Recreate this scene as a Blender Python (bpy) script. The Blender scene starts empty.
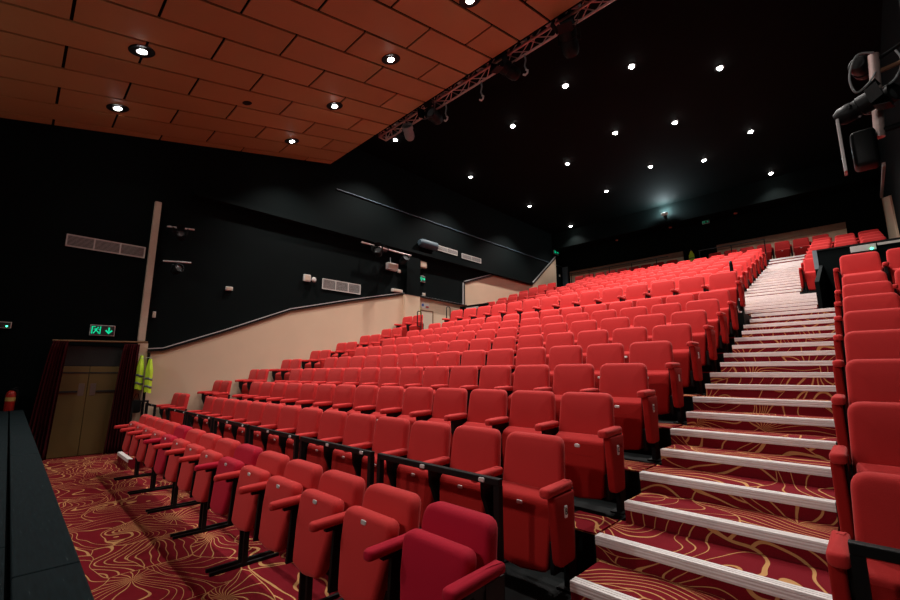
import bpy, bmesh, math, random
from mathutils import Vector, Matrix
random.seed(7)
SC = bpy.context.scene
COL = SC.collection
PI = math.pi

# ------------------------------------------------------------------ camera, world, exposure
cam_d = bpy.data.cameras.new('camera')
cam_d.sensor_width = 36.0
cam_d.lens = 423.0 / 900.0 * 36.0
cam_d.clip_start = 0.02
cam_d.clip_end = 200
cam = bpy.data.objects.new('camera', cam_d)
COL.objects.link(cam)
cam.location = (0, 0, 1.6)
cam.rotation_euler = (math.radians(90 + 9.84), 0, math.radians(44.25))
SC.camera = cam
w = bpy.data.worlds.new('world'); SC.world = w
w.use_nodes = True
w.node_tree.nodes['Background'].inputs[0].default_value = (0.5, 0.9, 0.85, 1)
w.node_tree.nodes['Background'].inputs[1].default_value = 0.003
SC.view_settings.view_transform = 'Standard'
SC.view_settings.look = 'None'
SC.view_settings.exposure = 0.0
SC.view_settings.gamma = 1.0
SC.view_settings.use_curve_mapping = False
P_HOUSE = 700.0     # watts of a downlight in the black ceiling
P_FRONT = 400.0     # watts of a downlight in the wooden ceiling, line next to the truss
P_WORK = 240.0      # watts of each work light over the stage, behind the camera
P_STAGE = 25.0     # the same, line over the stage edge
LAMP_COL = (1.0, 0.94, 0.90)

# ------------------------------------------------------------------ materials
def nodes_mat(name):
    m = bpy.data.materials.new(name); m.use_nodes = True
    nt = m.node_tree
    return m, nt, nt.nodes['Principled BSDF']

def N(nt, kind, **kw):
    n = nt.nodes.new(kind)
    for k, v in kw.items():
        if k.startswith('i_'):
            n.inputs[k[2:].replace('_', ' ')].default_value = v
        else:
            setattr(n, k, v)
    return n

def plain(name, col, rough=0.6, metal=0.0, noise=0.12, nscale=30.0, bump=0.0, spec=0.5, sheen=0.0):
    m, nt, b = nodes_mat(name)
    tc = N(nt, 'ShaderNodeTexCoord')
    nz = N(nt, 'ShaderNodeTexNoise'); nz.inputs['Scale'].default_value = nscale; nz.inputs['Detail'].default_value = 3
    nt.links.new(tc.outputs['Object'], nz.inputs['Vector'])
    mp = N(nt, 'ShaderNodeMapRange')
    mp.inputs['To Min'].default_value = 1 - noise; mp.inputs['To Max'].default_value = 1 + noise
    nt.links.new(nz.outputs['Fac'], mp.inputs['Value'])
    mul = N(nt, 'ShaderNodeVectorMath', operation='SCALE')
    mul.inputs[0].default_value = col[:3]
    nt.links.new(mp.outputs['Result'], mul.inputs['Scale'])
    nt.links.new(mul.outputs['Vector'], b.inputs['Base Color'])
    b.inputs['Roughness'].default_value = rough
    b.inputs['Metallic'].default_value = metal
    b.inputs['Specular IOR Level'].default_value = spec
    if sheen:
        b.inputs['Sheen Weight'].default_value = sheen
        b.inputs['Sheen Roughness'].default_value = 0.5
        b.inputs['Sheen Tint'].default_value = (1, .45, .4, 1)
    if bump:
        bp = N(nt, 'ShaderNodeBump'); bp.inputs['Strength'].default_value = bump; bp.inputs['Distance'].default_value = 0.004
        nt.links.new(nz.outputs['Fac'], bp.inputs['Height']); nt.links.new(bp.outputs['Normal'], b.inputs['Normal'])
    return m

def emit(name, col, s):
    m, nt, b = nodes_mat(name)
    b.inputs['Base Color'].default_value = (*col, 1)
    b.inputs['Emission Color'].default_value = (*col, 1)
    b.inputs['Emission Strength'].default_value = s
    return m

M = {}
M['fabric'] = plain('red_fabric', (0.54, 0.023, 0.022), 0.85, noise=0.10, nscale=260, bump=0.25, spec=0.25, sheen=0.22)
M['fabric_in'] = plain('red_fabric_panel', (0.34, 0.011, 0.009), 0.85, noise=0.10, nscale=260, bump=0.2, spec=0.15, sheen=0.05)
M['crimson'] = plain('crimson_fabric', (0.44, 0.003, 0.024), 0.85, noise=0.10, nscale=260, bump=0.25, spec=0.2, sheen=0.12)
M['black_metal'] = plain('black_metal', (0.003, 0.004, 0.004), 0.5, 0.0, spec=0.22)
M['black_paint'] = plain('black_paint', (0.0012, 0.0034, 0.0032), 0.85, noise=0.25, nscale=2.0, bump=0.15, spec=0.08)
M['black_wall'] = plain('black_wall_paint', (0.0011, 0.0031, 0.0031), 0.85, noise=0.35, nscale=1.2, spec=0.10)
M['black_floor'] = plain('black_tier_floor', (0.0022, 0.0038, 0.0038), 0.6, noise=0.8, nscale=9.0, spec=0.12)
M['cream'] = plain('cream_wall_paint', (0.62, 0.455, 0.315), 0.8, noise=0.06, nscale=1.6, spec=0.2)
M['cream_trim'] = plain('cream_trim_paint', (0.55, 0.43, 0.32), 0.6, noise=0.1)
M['brown_wood_and_shade'] = plain('brown_wood_and_shade', (0.16, 0.075, 0.035), 0.55, noise=0.3, nscale=8)  # real wood, and the painted shadow strip along the dado
M['brass_rail'] = plain('brass_rail', (0.22, 0.11, 0.045), 0.4, 0.3)
M['steel'] = plain('truss_steel', (0.62, 0.47, 0.43), 0.4, 0.35)
M['alu'] = plain('aluminium', (0.62, 0.60, 0.58), 0.42, 0.35, noise=0.08)
M['nosing'] = plain('nosing_white', (0.80, 0.76, 0.73), 0.5, 0.0, noise=0.10, nscale=14)
M['nosing_grey'] = plain('nosing_grey', (0.30, 0.26, 0.25), 0.5, 0.3, noise=0.15, nscale=14)
M['plate'] = plain('plate_silver', (0.75, 0.73, 0.70), 0.35, 0.4)
M['dark_print'] = plain('dark_print', (0.03, 0.03, 0.03), 0.6)
M['vent'] = plain('vent_white', (0.46, 0.44, 0.41), 0.5)
M['vent_dark'] = plain('vent_shadow', (0.035, 0.038, 0.036), 0.7)
M['white'] = plain('white_plastic', (0.60, 0.56, 0.52), 0.5)
M['grey_blue'] = plain('grey_blue_paint', (0.045, 0.075, 0.095), 0.6)
M['pale_grey'] = plain('pale_grey_paint', (0.17, 0.23, 0.26), 0.6)
M['ochre'] = plain('ochre_door', (0.135, 0.085, 0.022), 0.55, noise=0.18, nscale=2.0)
M['ochre_shade'] = plain('door_shade', (0.012, 0.012, 0.010), 0.6)  # dark colour for the shade on the ochre doors
M['push'] = plain('push_plate_metal', (0.16, 0.12, 0.10), 0.45, 0.3)
M['curtain'] = plain('maroon_curtain', (0.040, 0.0025, 0.004), 0.95, noise=0.2, nscale=40, spec=0.1)
M['stage'] = None
M['hi_vis'] = plain('hi_vis_yellow', (0.55, 0.80, 0.03), 0.7, noise=0.1)
M['hi_band'] = plain('reflective_band', (0.12, 0.13, 0.12), 0.4)
M['red_paint'] = plain('red_enamel', (0.40, 0.02, 0.012), 0.3)
M['yellow_label'] = plain('yellow_label', (0.55, 0.38, 0.10), 0.5)
M['blue_sign'] = plain('blue_sign', (0.03, 0.09, 0.40), 0.5)
M['red_sign'] = plain('red_sign', (0.45, 0.03, 0.03), 0.5)
M['lens'] = plain('lamp_lens', (0.16, 0.17, 0.17), 0.15, 0.4)
M['cable'] = plain('grey_cable', (0.22, 0.24, 0.24), 0.5)
M['bulb'] = emit('bulb_glow', (1.0, 0.96, 0.92), 60.0)
M['green'] = emit('sign_green', (0.0, 0.62, 0.30), 0.9)
M['green_led'] = emit('green_led', (0.05, 1.0, 0.40), 8.0)
M['green_dim'] = emit('sign_green_dim', (0.0, 0.55, 0.28), 0.25)
M['red_dot'] = plain('detector_red', (0.5, 0.12, 0.08), 0.5)

def carpet_mat():
    """dark red carpet; thin gold lines that fan out in curves from scattered points"""
    m, nt, b = nodes_mat('carpet_red_gold')
    L = nt.links
    def math_(op, a, b_=None, c=None):
        n = N(nt, 'ShaderNodeMath', operation=op)
        for i, v in enumerate((a, b_, c)):
            if v is None: continue
            if isinstance(v, (int, float)): n.inputs[i].default_value = v
            else: L.new(v, n.inputs[i])
        return n.outputs[0]
    tc = N(nt, 'ShaderNodeTexCoord')
    sx = N(nt, 'ShaderNodeSeparateXYZ'); L.new(tc.outputs['Object'], sx.inputs[0])
    yy = math_('ADD', sx.outputs['Y'], sx.outputs['Z'])
    cb = N(nt, 'ShaderNodeCombineXYZ'); L.new(sx.outputs['X'], cb.inputs['X']); L.new(yy, cb.inputs['Y'])
    nz = N(nt, 'ShaderNodeTexNoise'); nz.inputs['Scale'].default_value = 1.7; nz.inputs['Detail'].default_value = 0.6
    L.new(cb.outputs[0], nz.inputs['Vector'])
    wv = N(nt, 'ShaderNodeVectorMath', operation='MULTIPLY_ADD'); wv.inputs[1].default_value = (0.95, 0.95, 0.0)
    L.new(nz.outputs['Color'], wv.inputs[0]); L.new(cb.outputs[0], wv.inputs[2])
    sc = N(nt, 'ShaderNodeVectorMath', operation='MULTIPLY'); sc.inputs[1].default_value = (1.25, 1.9, 0.0)
    L.new(wv.outputs[0], sc.inputs[0])
    vo = N(nt, 'ShaderNodeTexVoronoi'); vo.voronoi_dimensions = '2D'; vo.inputs['Scale'].default_value = 1.0
    vo.inputs['Randomness'].default_value = 0.8
    L.new(sc.outputs[0], vo.inputs['Vector'])
    df0 = N(nt, 'ShaderNodeVectorMath', operation='SUBTRACT'); L.new(sc.outputs[0], df0.inputs[0]); L.new(vo.outputs['Position'], df0.inputs[1])
    df = N(nt, 'ShaderNodeVectorMath', operation='ADD'); df.inputs[1].default_value = (0.34, 0.20, 0.0); L.new(df0.outputs[0], df.inputs[0])
    dl = N(nt, 'ShaderNodeVectorMath', operation='LENGTH'); L.new(df.outputs[0], dl.inputs[0])
    ds = N(nt, 'ShaderNodeSeparateXYZ'); L.new(df.outputs[0], ds.inputs[0])
    ang = math_('ARCTAN2', ds.outputs['Y'], ds.outputs['X'])
    d = math_('MAXIMUM', dl.outputs['Value'], 0.02)
    cs = N(nt, 'ShaderNodeSeparateXYZ'); L.new(vo.outputs['Color'], cs.inputs[0])
    swirl = math_('MULTIPLY', math_('SUBTRACT', cs.outputs['X'], 0.5), math_('MULTIPLY', d, 9.0))
    fld = math_('ADD', math_('MULTIPLY', ang, 20.0 / (2 * PI)), swirl)
    ss = N(nt, 'ShaderNodeSeparateXYZ'); L.new(sc.outputs[0], ss.inputs[0])
    alt = math_('ADD', math_('MULTIPLY', ss.outputs['Y'], 4.5), math_('MULTIPLY', nz.outputs['Fac'], 9.0))
    pick = math_('GREATER_THAN', cs.outputs['Y'], 0.55)
    def mix_(a, b_):
        return math_('ADD', math_('MULTIPLY', a, math_('SUBTRACT', 1.0, pick)), math_('MULTIPLY', b_, pick))
    fld = mix_(fld, alt)
    fr = math_('PINGPONG', fld, 0.5)
    th = math_('MINIMUM', math_('DIVIDE', 0.0078 * 20.0 / (2 * PI), d), 0.20)
    th = mix_(th, 0.085)
    near = math_('GREATER_THAN', d, 0.05)
    lt = math_('LESS_THAN', fr, th)
    # long outlines between the fans
    ve = N(nt, 'ShaderNodeTexVoronoi'); ve.voronoi_dimensions = '2D'; ve.feature = 'DISTANCE_TO_EDGE'; ve.inputs['Scale'].default_value = 1.0
    ve.inputs['Randomness'].default_value = 0.8
    L.new(sc.outputs[0], ve.inputs['Vector'])
    ed = math_('LESS_THAN', ve.outputs['Distance'], 0.008)
    line = math_('MAXIMUM', lt, ed)
    pile = N(nt, 'ShaderNodeTexNoise'); pile.inputs['Scale'].default_value = 220; L.new(tc.outputs['Object'], pile.inputs['Vector'])
    r = N(nt, 'ShaderNodeMix', data_type='RGBA')
    r.inputs['A'].default_value = (0.13, 0.005, 0.010, 1); r.inputs['B'].default_value = (0.235, 0.010, 0.018, 1)
    L.new(pile.outputs['Fac'], r.inputs['Factor'])
    mx = N(nt, 'ShaderNodeMix', data_type='RGBA'); mx.inputs['B'].default_value = (0.55, 0.29, 0.11, 1)
    L.new(line, mx.inputs['Factor']); L.new(r.outputs['Result'], mx.inputs['A'])
    L.new(mx.outputs['Result'], b.inputs['Base Color'])
    b.inputs['Roughness'].default_value = 0.95; b.inputs['Specular IOR Level'].default_value = 0.1
    bp = N(nt, 'ShaderNodeBump'); bp.inputs['Strength'].default_value = 0.3; bp.inputs['Distance'].default_value = 0.003
    L.new(pile.outputs['Fac'], bp.inputs['Height']); L.new(bp.outputs['Normal'], b.inputs['Normal'])
    return m
M['carpet'] = carpet_mat()

def stage_mat():
    m, nt, b = nodes_mat('stage_black')
    L = nt.links
    tc = N(nt, 'ShaderNodeTexCoord')
    mp = N(nt, 'ShaderNodeMapping'); mp.inputs['Scale'].default_value = (1.2, 14, 4)
    L.new(tc.outputs['Object'], mp.inputs['Vector'])
    nz = N(nt, 'ShaderNodeTexNoise'); nz.inputs['Scale'].default_value = 7; nz.inputs['Detail'].default_value = 6
    L.new(mp.outputs[0], nz.inputs['Vector'])
    rp = N(nt, 'ShaderNodeValToRGB')
    rp.color_ramp.elements[0].position = 0.3; rp.color_ramp.elements[0].color = (0.004, 0.0095, 0.011, 1)
    rp.color_ramp.elements[1].position = 0.68; rp.color_ramp.elements[1].color = (0.008, 0.018, 0.021, 1)
    e = rp.color_ramp.elements.new(0.80); e.color = (0.10, 0.12, 0.12, 1)
    L.new(nz.outputs['Fac'], rp.inputs['Fac']); L.new(rp.outputs['Color'], b.inputs['Base Color'])
    b.inputs['Roughness'].default_value = 0.7; b.inputs['Specular IOR Level'].default_value = 0.15
    bp = N(nt, 'ShaderNodeBump'); bp.inputs['Strength'].default_value = 0.3; bp.inputs['Distance'].default_value = 0.003
    L.new(nz.outputs['Fac'], bp.inputs['Height']); L.new(bp.outputs['Normal'], b.inputs['Normal'])
    return m
M['stage'] = stage_mat()

def tile_mat():
    m, nt, b = nodes_mat('ceiling_wood_tile')
    L = nt.links
    g = N(nt, 'ShaderNodeNewGeometry')
    tc = N(nt, 'ShaderNodeTexCoord')
    nz = N(nt, 'ShaderNodeTexNoise'); nz.inputs['Scale'].default_value = 1.4; nz.inputs['Detail'].default_value = 5
    L.new(tc.outputs['Object'], nz.inputs['Vector'])
    ad = N(nt, 'ShaderNodeMath', operation='MULTIPLY_ADD'); ad.inputs[1].default_value = 0.5
    L.new(g.outputs['Random Per Island'], ad.inputs[0]); 
    h = N(nt, 'ShaderNodeMath', operation='MULTIPLY'); h.inputs[1].default_value = 0.5; L.new(nz.outputs['Fac'], h.inputs[0])
    L.new(h.outputs[0], ad.inputs[2])
    rp = N(nt, 'ShaderNodeValToRGB')
    rp.color_ramp.elements[0].position = 0.1; rp.color_ramp.elements[0].color = (0.40, 0.235, 0.090, 1)
    rp.color_ramp.elements[1].position = 0.9; rp.color_ramp.elements[1].color = (0.52, 0.31, 0.125, 1)
    L.new(ad.outputs[0], rp.inputs['Fac']); L.new(rp.outputs['Color'], b.inputs['Base Color'])
    b.inputs['Roughness'].default_value = 0.55
    return m
M['tile'] = tile_mat()

# ------------------------------------------------------------------ mesh helpers
def obj(name, bm, mat, parent=None, smooth=False, loc=None):
    if isinstance(bm, bpy.types.Mesh):
        me = bm
    else:
        bmesh.ops.recalc_face_normals(bm, faces=bm.faces)
        me = bpy.data.meshes.new(name); bm.to_mesh(me); bm.free()
        me.materials.append(mat)
        if smooth:
            for p in me.polygons: p.use_smooth = True
            try: me.set_sharp_from_angle(angle=math.radians(42))
            except Exception: pass
    o = bpy.data.objects.new(name, me); COL.objects.link(o)
    if parent is not None: o.parent = parent
    if loc is not None: o.location = loc
    return o

def tag(o, label, cat, group=None, kind=None):
    o['label'] = label; o['category'] = cat
    if group: o['group'] = group
    if kind: o['kind'] = kind
    return o

def thing(name, label, cat, loc=(0, 0, 0), rz=0, group=None):
    o = bpy.data.objects.new(name, None); COL.objects.link(o)
    o.location = loc; o.rotation_euler = (0, 0, rz); o.empty_display_size = 0.1
    return tag(o, label, cat, group)

def struct(name, bm, mat, label=None, smooth=False):
    o = obj(name, bm, mat, None, smooth); o['kind'] = 'structure'
    if label: o['label'] = label
    return o

def box(bm, x0, x1, y0, y1, z0, z1, mtx=None):
    vs = [bm.verts.new(Vector((x, y, z))) for x in (x0, x1) for y in (y0, y1) for z in (z0, z1)]
    if mtx is not None:
        for v in vs: v.co = mtx @ v.co
    for f in ((0, 1, 3, 2), (4, 6, 7, 5), (0, 4, 5, 1), (2, 3, 7, 6), (0, 2, 6, 4), (1, 5, 7, 3)):
        bm.faces.new([vs[i] for i in f])
    return bm

def B(*a, **k): return box(bmesh.new(), *a, **k)

def bevel(bm, r, seg=2):
    bmesh.ops.bevel(bm, geom=list(bm.edges), offset=r, segments=seg, profile=0.5, affect='EDGES')
    return bm

def tube(bm, pts, r, n=8, closed=False):
    pts = [Vector(p) for p in pts]
    rings = []
    ref = None
    m = len(pts)
    for i, p in enumerate(pts):
        if closed: t = pts[(i + 1) % m] - pts[i - 1]
        elif i == 0: t = pts[1] - p
        elif i == m - 1: t = p - pts[i - 1]
        else: t = (pts[i + 1] - p).normalized() + (p - pts[i - 1]).normalized()
        t.normalize()
        if ref is None:
            ref = t.cross(Vector((0, 0, 1)))
            if ref.length < 0.1: ref = t.cross(Vector((1, 0, 0)))
        ref = (ref - t * ref.dot(t)).normalized()
        bn = t.cross(ref)
        rings.append([bm.verts.new(p + (ref * math.cos(2 * PI * k / n) + bn * math.sin(2 * PI * k / n)) * r) for k in range(n)])
    for i in range(m if closed else m - 1):
        a, b = rings[i], rings[(i + 1) % m]
        for k in range(n):
            bm.faces.new((a[k], a[(k + 1) % n], b[(k + 1) % n], b[k]))
    if not closed:
        bm.faces.new(rings[0][::-1]); bm.faces.new(rings[-1])
    return bm

def lathe(bm, prof, n=20, mtx=None):
    rings = []
    for r, z in prof:
        if r < 1e-6: rings.append([bm.verts.new((0, 0, z))])
        else: rings.append([bm.verts.new((r * math.cos(2 * PI * k / n), r * math.sin(2 * PI * k / n), z)) for k in range(n)])
    for a, b in zip(rings, rings[1:]):
        for k in range(n):
            q = [a[k % len(a)], a[(k + 1) % len(a)], b[(k + 1) % len(b)], b[k % len(b)]]
            u = []
            for v in q:
                if v not in u: u.append(v)
            if len(u) > 2: bm.faces.new(u)
    if len(rings[0]) > 1: bm.faces.new(rings[0][::-1])
    if len(rings[-1]) > 1: bm.faces.new(rings[-1])
    if mtx is not None:
        for rg in rings:
            for v in rg: v.co = mtx @ v.co
    return bm

def rounded(pts, rad, seg=5):
    """2D polygon with its corners rounded; rad is one radius or a list"""
    out = []
    n = len(pts)
    for i in range(n):
        p = Vector(pts[i]); a = Vector(pts[i - 1]) - p; b = Vector(pts[(i + 1) % n]) - p
        r = rad[i] if isinstance(rad, (list, tuple)) else rad
        if r <= 0: out.append(p); continue
        a.normalize(); b.normalize()
        ang = a.angle(b); d = r / math.tan(ang / 2)
        p0 = p + a * d; p1 = p + b * d
        for k in range(seg + 1):
            t = k / seg
            out.append(p0 * (1 - t) ** 2 + p * 2 * t * (1 - t) + p1 * t ** 2)
    return out

def pad(outline, t, r, f, seg=4, crown=0.0):
    """a padded board: outline in (u, v), thickness t along w, edges rounded by r; f maps (u, v, w) to a point"""
    n = len(outline)
    nrm = []
    area = sum(outline[i - 1].x * outline[i].y - outline[i].x * outline[i - 1].y for i in range(n))
    s = 1 if area > 0 else -1
    for i in range(n):
        e = (outline[(i + 1) % n] - outline[i - 1]).normalized()
        nrm.append(Vector((-e.y, e.x)) * s)
    bm = bmesh.new(); rings = []
    prof = [(r * (1 - math.sin(a)), -t / 2 + r * (1 - math.cos(a))) for a in [PI / 2 * k / seg for k in range(seg + 1)]]
    prof = prof + [(d, -w_) for d, w_ in prof[::-1]]
    for d, w_ in prof:
        rings.append([bm.verts.new(f(outline[i].x + nrm[i].x * d, outline[i].y + nrm[i].y * d, w_)) for i in range(n)])
    for a, b in zip(rings, rings[1:]):
        for k in range(n): bm.faces.new((a[k], a[(k + 1) % n], b[(k + 1) % n], b[k]))
    cx = sum(p.x for p in outline) / n; cy = sum(p.y for p in outline) / n
    for rg, sg in ((rings[0], -1), (rings[-1], 1)):
        inner = []
        for i in range(n):
            d = r + 0.05
            u = outline[i].x + nrm[i].x * r; v = outline[i].y + nrm[i].y * r
            u = cx + (u - cx) * 0.6; v = cy + (v - cy) * 0.6
            inner.append(bm.verts.new(f(u, v, sg * (t / 2 + crown))))
        for k in range(n): bm.faces.new((rg[k], rg[(k + 1) % n], inner[(k + 1) % n], inner[k]))
        bm.faces.new(inner)
    return bm

def extrude_poly(pts, f0, f1):
    """prism between f0(u,v) and f1(u,v)"""
    bm = bmesh.new()
    a = [bm.verts.new(f0(*p)) for p in pts]; b = [bm.verts.new(f1(*p)) for p in pts]
    n = len(pts)
    for k in range(n): bm.faces.new((a[k], a[(k + 1) % n], b[(k + 1) % n], b[k]))
    fa = bm.faces.new(a[::-1]); fb = bm.faces.new(b)
    return bm

# ------------------------------------------------------------------ the place: sizes
WX = -11.35          # side wall (left), inner face
RX = 1.10            # side wall (right), inner face
DY, DZ = 0.81, 0.262
XL, XR = -1.40, -0.238          # stair aisle
LL, LR = -10.15, -9.045          # far side aisle
def rowY(k): return 2.678 + DY * k     # plane of the backrests
def rowF(k): return 0.297 + DZ * k     # floor of row k
def rowE(k): return 1.985 + DY * k     # front edge of the platform of row k
def upY(j): return 12.94 + DY * j
def upF(j): return 3.41 + 0.27 * j

# ------------------------------------------------------------------ structure
struct('floor', B(WX, RX, -4.2, 2.6, -0.12, 0.0), M['carpet'], 'red carpet with gold curling lines in front of the stage')
struct('wall_left', B(WX - 0.25, WX, -4.2, 20.6, -0.1, 9.2), M['black_wall'], 'black side wall')
struct('wall_right', B(RX, RX + 0.25, -4.2, 20.6, -0.1, 9.2), M['black_paint'])
struct('wall_back', B(WX, RX, 20.45, 20.7, -0.1, 9.2), M['black_paint'])
struct('wall_front', B(WX, RX, -4.45, -4.2, -0.1, 9.2), M['black_paint'])
struct('ceiling', B(WX, RX, 6.32, 20.45, 9.0, 9.2), M['black_paint'], 'black auditorium ceiling')

# wooden tile ceiling, sloping up from the stage
SL = 0.238
def cz(y): return 6.6 + SL * y
bm = bmesh.new()
def slab(bm, x0, x1, y0, y1, d0, d1):
    vs = [bm.verts.new((x, y, cz(y) + d)) for x in (x0, x1) for y in (y0, y1) for d in (d0, d1)]
    for f in ((0, 1, 3, 2), (4, 6, 7, 5), (0, 4, 5, 1), (2, 3, 7, 6), (0, 2, 6, 4), (1, 5, 7, 3)):
        bm.faces.new([vs[i] for i in f])
for k in range(-6, 14):
    x0 = -7.62 + 0.69 * (k); x1 = x0 + 0.69
    x0c, x1c = max(x0, WX), min(x1, RX)
    if x1c - x0c < 0.05: continue
    off = 0.0 if k % 2 == 0 else 0.9
    y = -3.6 + off - 1.8
    while y < 6.26:
        a, b_ = max(y, -4.2), min(y + 1.8, 6.26)
        if b_ - a > 0.05:
            slab(bm, x0c + 0.024, x1c - 0.024, a + 0.020, b_ - 0.020, 0, 0.03)
        y += 1.8
struct('ceiling_front', bm, M['tile'], 'brown wooden ceiling tiles laid like bricks')
bm = bmesh.new(); slab(bm, WX, RX, -4.2, 6.28, 0.03, 0.10)
struct('ceiling_front_backing', bm, M['black_paint'])
struct('wall_ceiling_step', B(WX, RX, 6.28, 6.32, 8.125, 9.2), M['black_paint'])

# seating tiers
def tiers(x0, x1, ks, extra=None):
    bm = bmesh.new()
    for (ya, yb, z) in ks: box(bm, x0, x1, ya, yb, 0.0, z)
    return bm
main = [(rowE(k), rowE(k + 1), rowF(k)) for k in range(8)] + [(rowE(8), 8.60, rowF(8)), (8.60, 9.45, 2.62), (9.45, 12.24, 2.60)]
upper = [(12.24 + DY * j, 12.24 + DY * (j + 1), upF(j)) for j in range(7)] + [(17.91, 18.55, 5.30), (18.55, 20.45, 5.62)]
struct('floor_tier_main', tiers(LR, XL, main), M['black_floor'], 'black stepped platforms under the main seating block')
struct('floor_tier_upper', tiers(-8.95, -2.05, upper), M['black_floor'])
left_low = main[:-1] + [(9.45, 12.24, 1.80)]
struct('floor_tier_wall_side', tiers(WX, LL, left_low), M['black_floor'])
struct('floor_tier_wall_side_upper', tiers(WX, -10.15, upper), M['black_floor'])
right_low = main[:-1] + [(9.45, 12.24, 1.80)]
struct('floor_tier_right', tiers(XR, RX, right_low[:-1]) , M['black_floor'])
struct('floor_right_gangway', tiers(-0.50, RX, right_low[-1:]), M['black_floor'])
struct('floor_tier_right_upper', tiers(-0.89, RX, upper), M['black_floor'])

# cream dado wall with its stepped top
top = [(2.06, 2.07), (2.35, 2.10), (3.6, 2.60), (5.25, 3.31), (7.2, 3.82), (9.25, 4.31), (9.95, 4.31), (12.45, 4.27), (12.45, 5.22), (14.35, 5.85), (17.35, 5.86), (19.75, 7.72)]
def wall_poly(pts, x0, x1, n='x'):
    return extrude_poly(pts, lambda u, v: Vector((x0, u, v)), lambda u, v: Vector((x1, u, v)))
def dado(y0, y1):
    pts = [p for p in top if y0 <= p[0] <= y1]
    return [(y0, 0.0)] + pts + [(y1, 0.0)]
struct('wall_left_dado', wall_poly([(2.06, 0.0)] + top[:6] + [(9.25, 0.0)], WX, WX + 0.04), M['cream'], 'cream lower part of the side wall')
struct('wall_left_dado_middle', wall_poly([(9.95, 0.0)] + top[6:8] + [(12.45, 0.0)], WX, WX + 0.04), M['cream'])
struct('wall_left_dado_upper', wall_poly([(12.45, 0.0)] + top[8:] + [(19.75, 0.0)], WX, WX + 0.04), M['cream'])
struct('wall_left_pier', B(WX, WX + 0.16, 9.25, 9.95, 0, 4.31), M['cream'])
struct('wall_left_column', B(WX, WX + 0.16, 9.32, 9.95, 4.345, 5.95), M['black_wall'])
# rail along the top of the dado: shadow painted as a brown strip, black gap, silver conduit
def ribbon(pts, x, w_, z0, z1, bm=None):
    bm = bm or bmesh.new()
    for (a, b_) in zip(pts, pts[1:]):
        y0, za = a; y1, zb = b_
        if abs(y1 - y0) < 1e-4:
            box(bm, x, x + w_, y0 - (z1), y0 - z0, za, zb); continue
        vs = [bm.verts.new((xx, y, zz + d)) for xx in (x, x + w_) for (y, zz) in ((y0, za), (y1, zb)) for d in (z0, z1)]
        for f in ((0, 1, 3, 2), (4, 6, 7, 5), (0, 4, 5, 1), (2, 3, 7, 6), (0, 2, 6, 4), (1, 5, 7, 3)):
            bm.faces.new([vs[i] for i in f])
    return bm
struct('trim_1', ribbon(top[:6], WX, 0.06, -0.05, 0.0), M['brown_wood_and_shade'], 'brown strip of painted shadow along the top of the cream wall')
struct('trim_2', ribbon(top[:6] + [(9.6, 4.31)], WX, 0.075, 0.003, 0.035), M['black_metal'])
struct('trim_3', ribbon([(a, b_) for a, b_ in top[:6]], WX, 0.06, 0.055, 0.075), M['alu'], 'thin silver conduit above the cream wall')
struct('trim_4', ribbon(top[5:8], WX, 0.17, 0.0, 0.03), M['black_metal'])
struct('trim_5', ribbon(top[5:8], WX, 0.06, 0.045, 0.062), M['alu'])
struct('trim_6', ribbon(top[7:], WX, 0.075, 0.003, 0.035), M['black_metal'])
struct('trim_7', ribbon(top[7:], WX, 0.06, 0.055, 0.085), M['alu'], 'thin silver conduit above the upper cream wall')
struct('trim_8', ribbon(top[8:], WX, 0.06, -0.05, 0.0), M['brown_wood_and_shade'])  # upper dado: shadow put in as a brown strip
# soffit ledges on the black wall
struct('trim_9', B(WX, WX + 0.22, 2.6, 17.2, 5.86, 5.96), M['black_wall'])
struct('trim_10', B(WX, WX + 0.04, 6.5, 20.4, 7.33, 7.355), M['grey_blue'])
# white boxed pipe chase at the corner
o = struct('trim_11', B(WX, WX + 0.10, 1.86, 1.985, 2.3, 5.5), M['cream_trim'], 'cream boxed pipe chase rising up the black wall')
struct('trim_12', B(WX, WX + 0.05, 1.88, 2.06, 0.0, 2.25), M['cream'])
# back wall: cream panelling either side of the dark doorway
for nm, x0, x1 in (('wall_back_panel', -10.85, -5.30), ('wall_back_panel_right', -3.98, 0.06)):
    struct(nm, B(x0, x1, 20.39, 20.45, 5.62, 6.74), M['cream'])
for nm, x0, x1 in (('trim_13', -10.85, -5.30), ('trim_14', -3.98, 0.06)):
    struct(nm, B(x0, x1, 20.35, 20.45, 6.74, 6.98), M['brown_wood_and_shade'], 'brown top board of the cream back wall')
# bulkhead that drops from the ceiling in front of the back wall
struct('ceiling_bulkhead', B(WX, RX, 19.5, 20.45, 8.12, 9.0), M['black_paint'])
struct('wall_right_panel', wall_poly([(17.0, 5.0), (21.0 - 0.55, 5.0), (20.45, 7.6), (17.3, 6.72)], RX - 0.04, RX), M['cream'], 'tall cream panel on the right side wall')
struct('trim_15', B(RX - 0.07, RX, 17.2, 20.45, 7.62, 7.72), M['white'])

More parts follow.
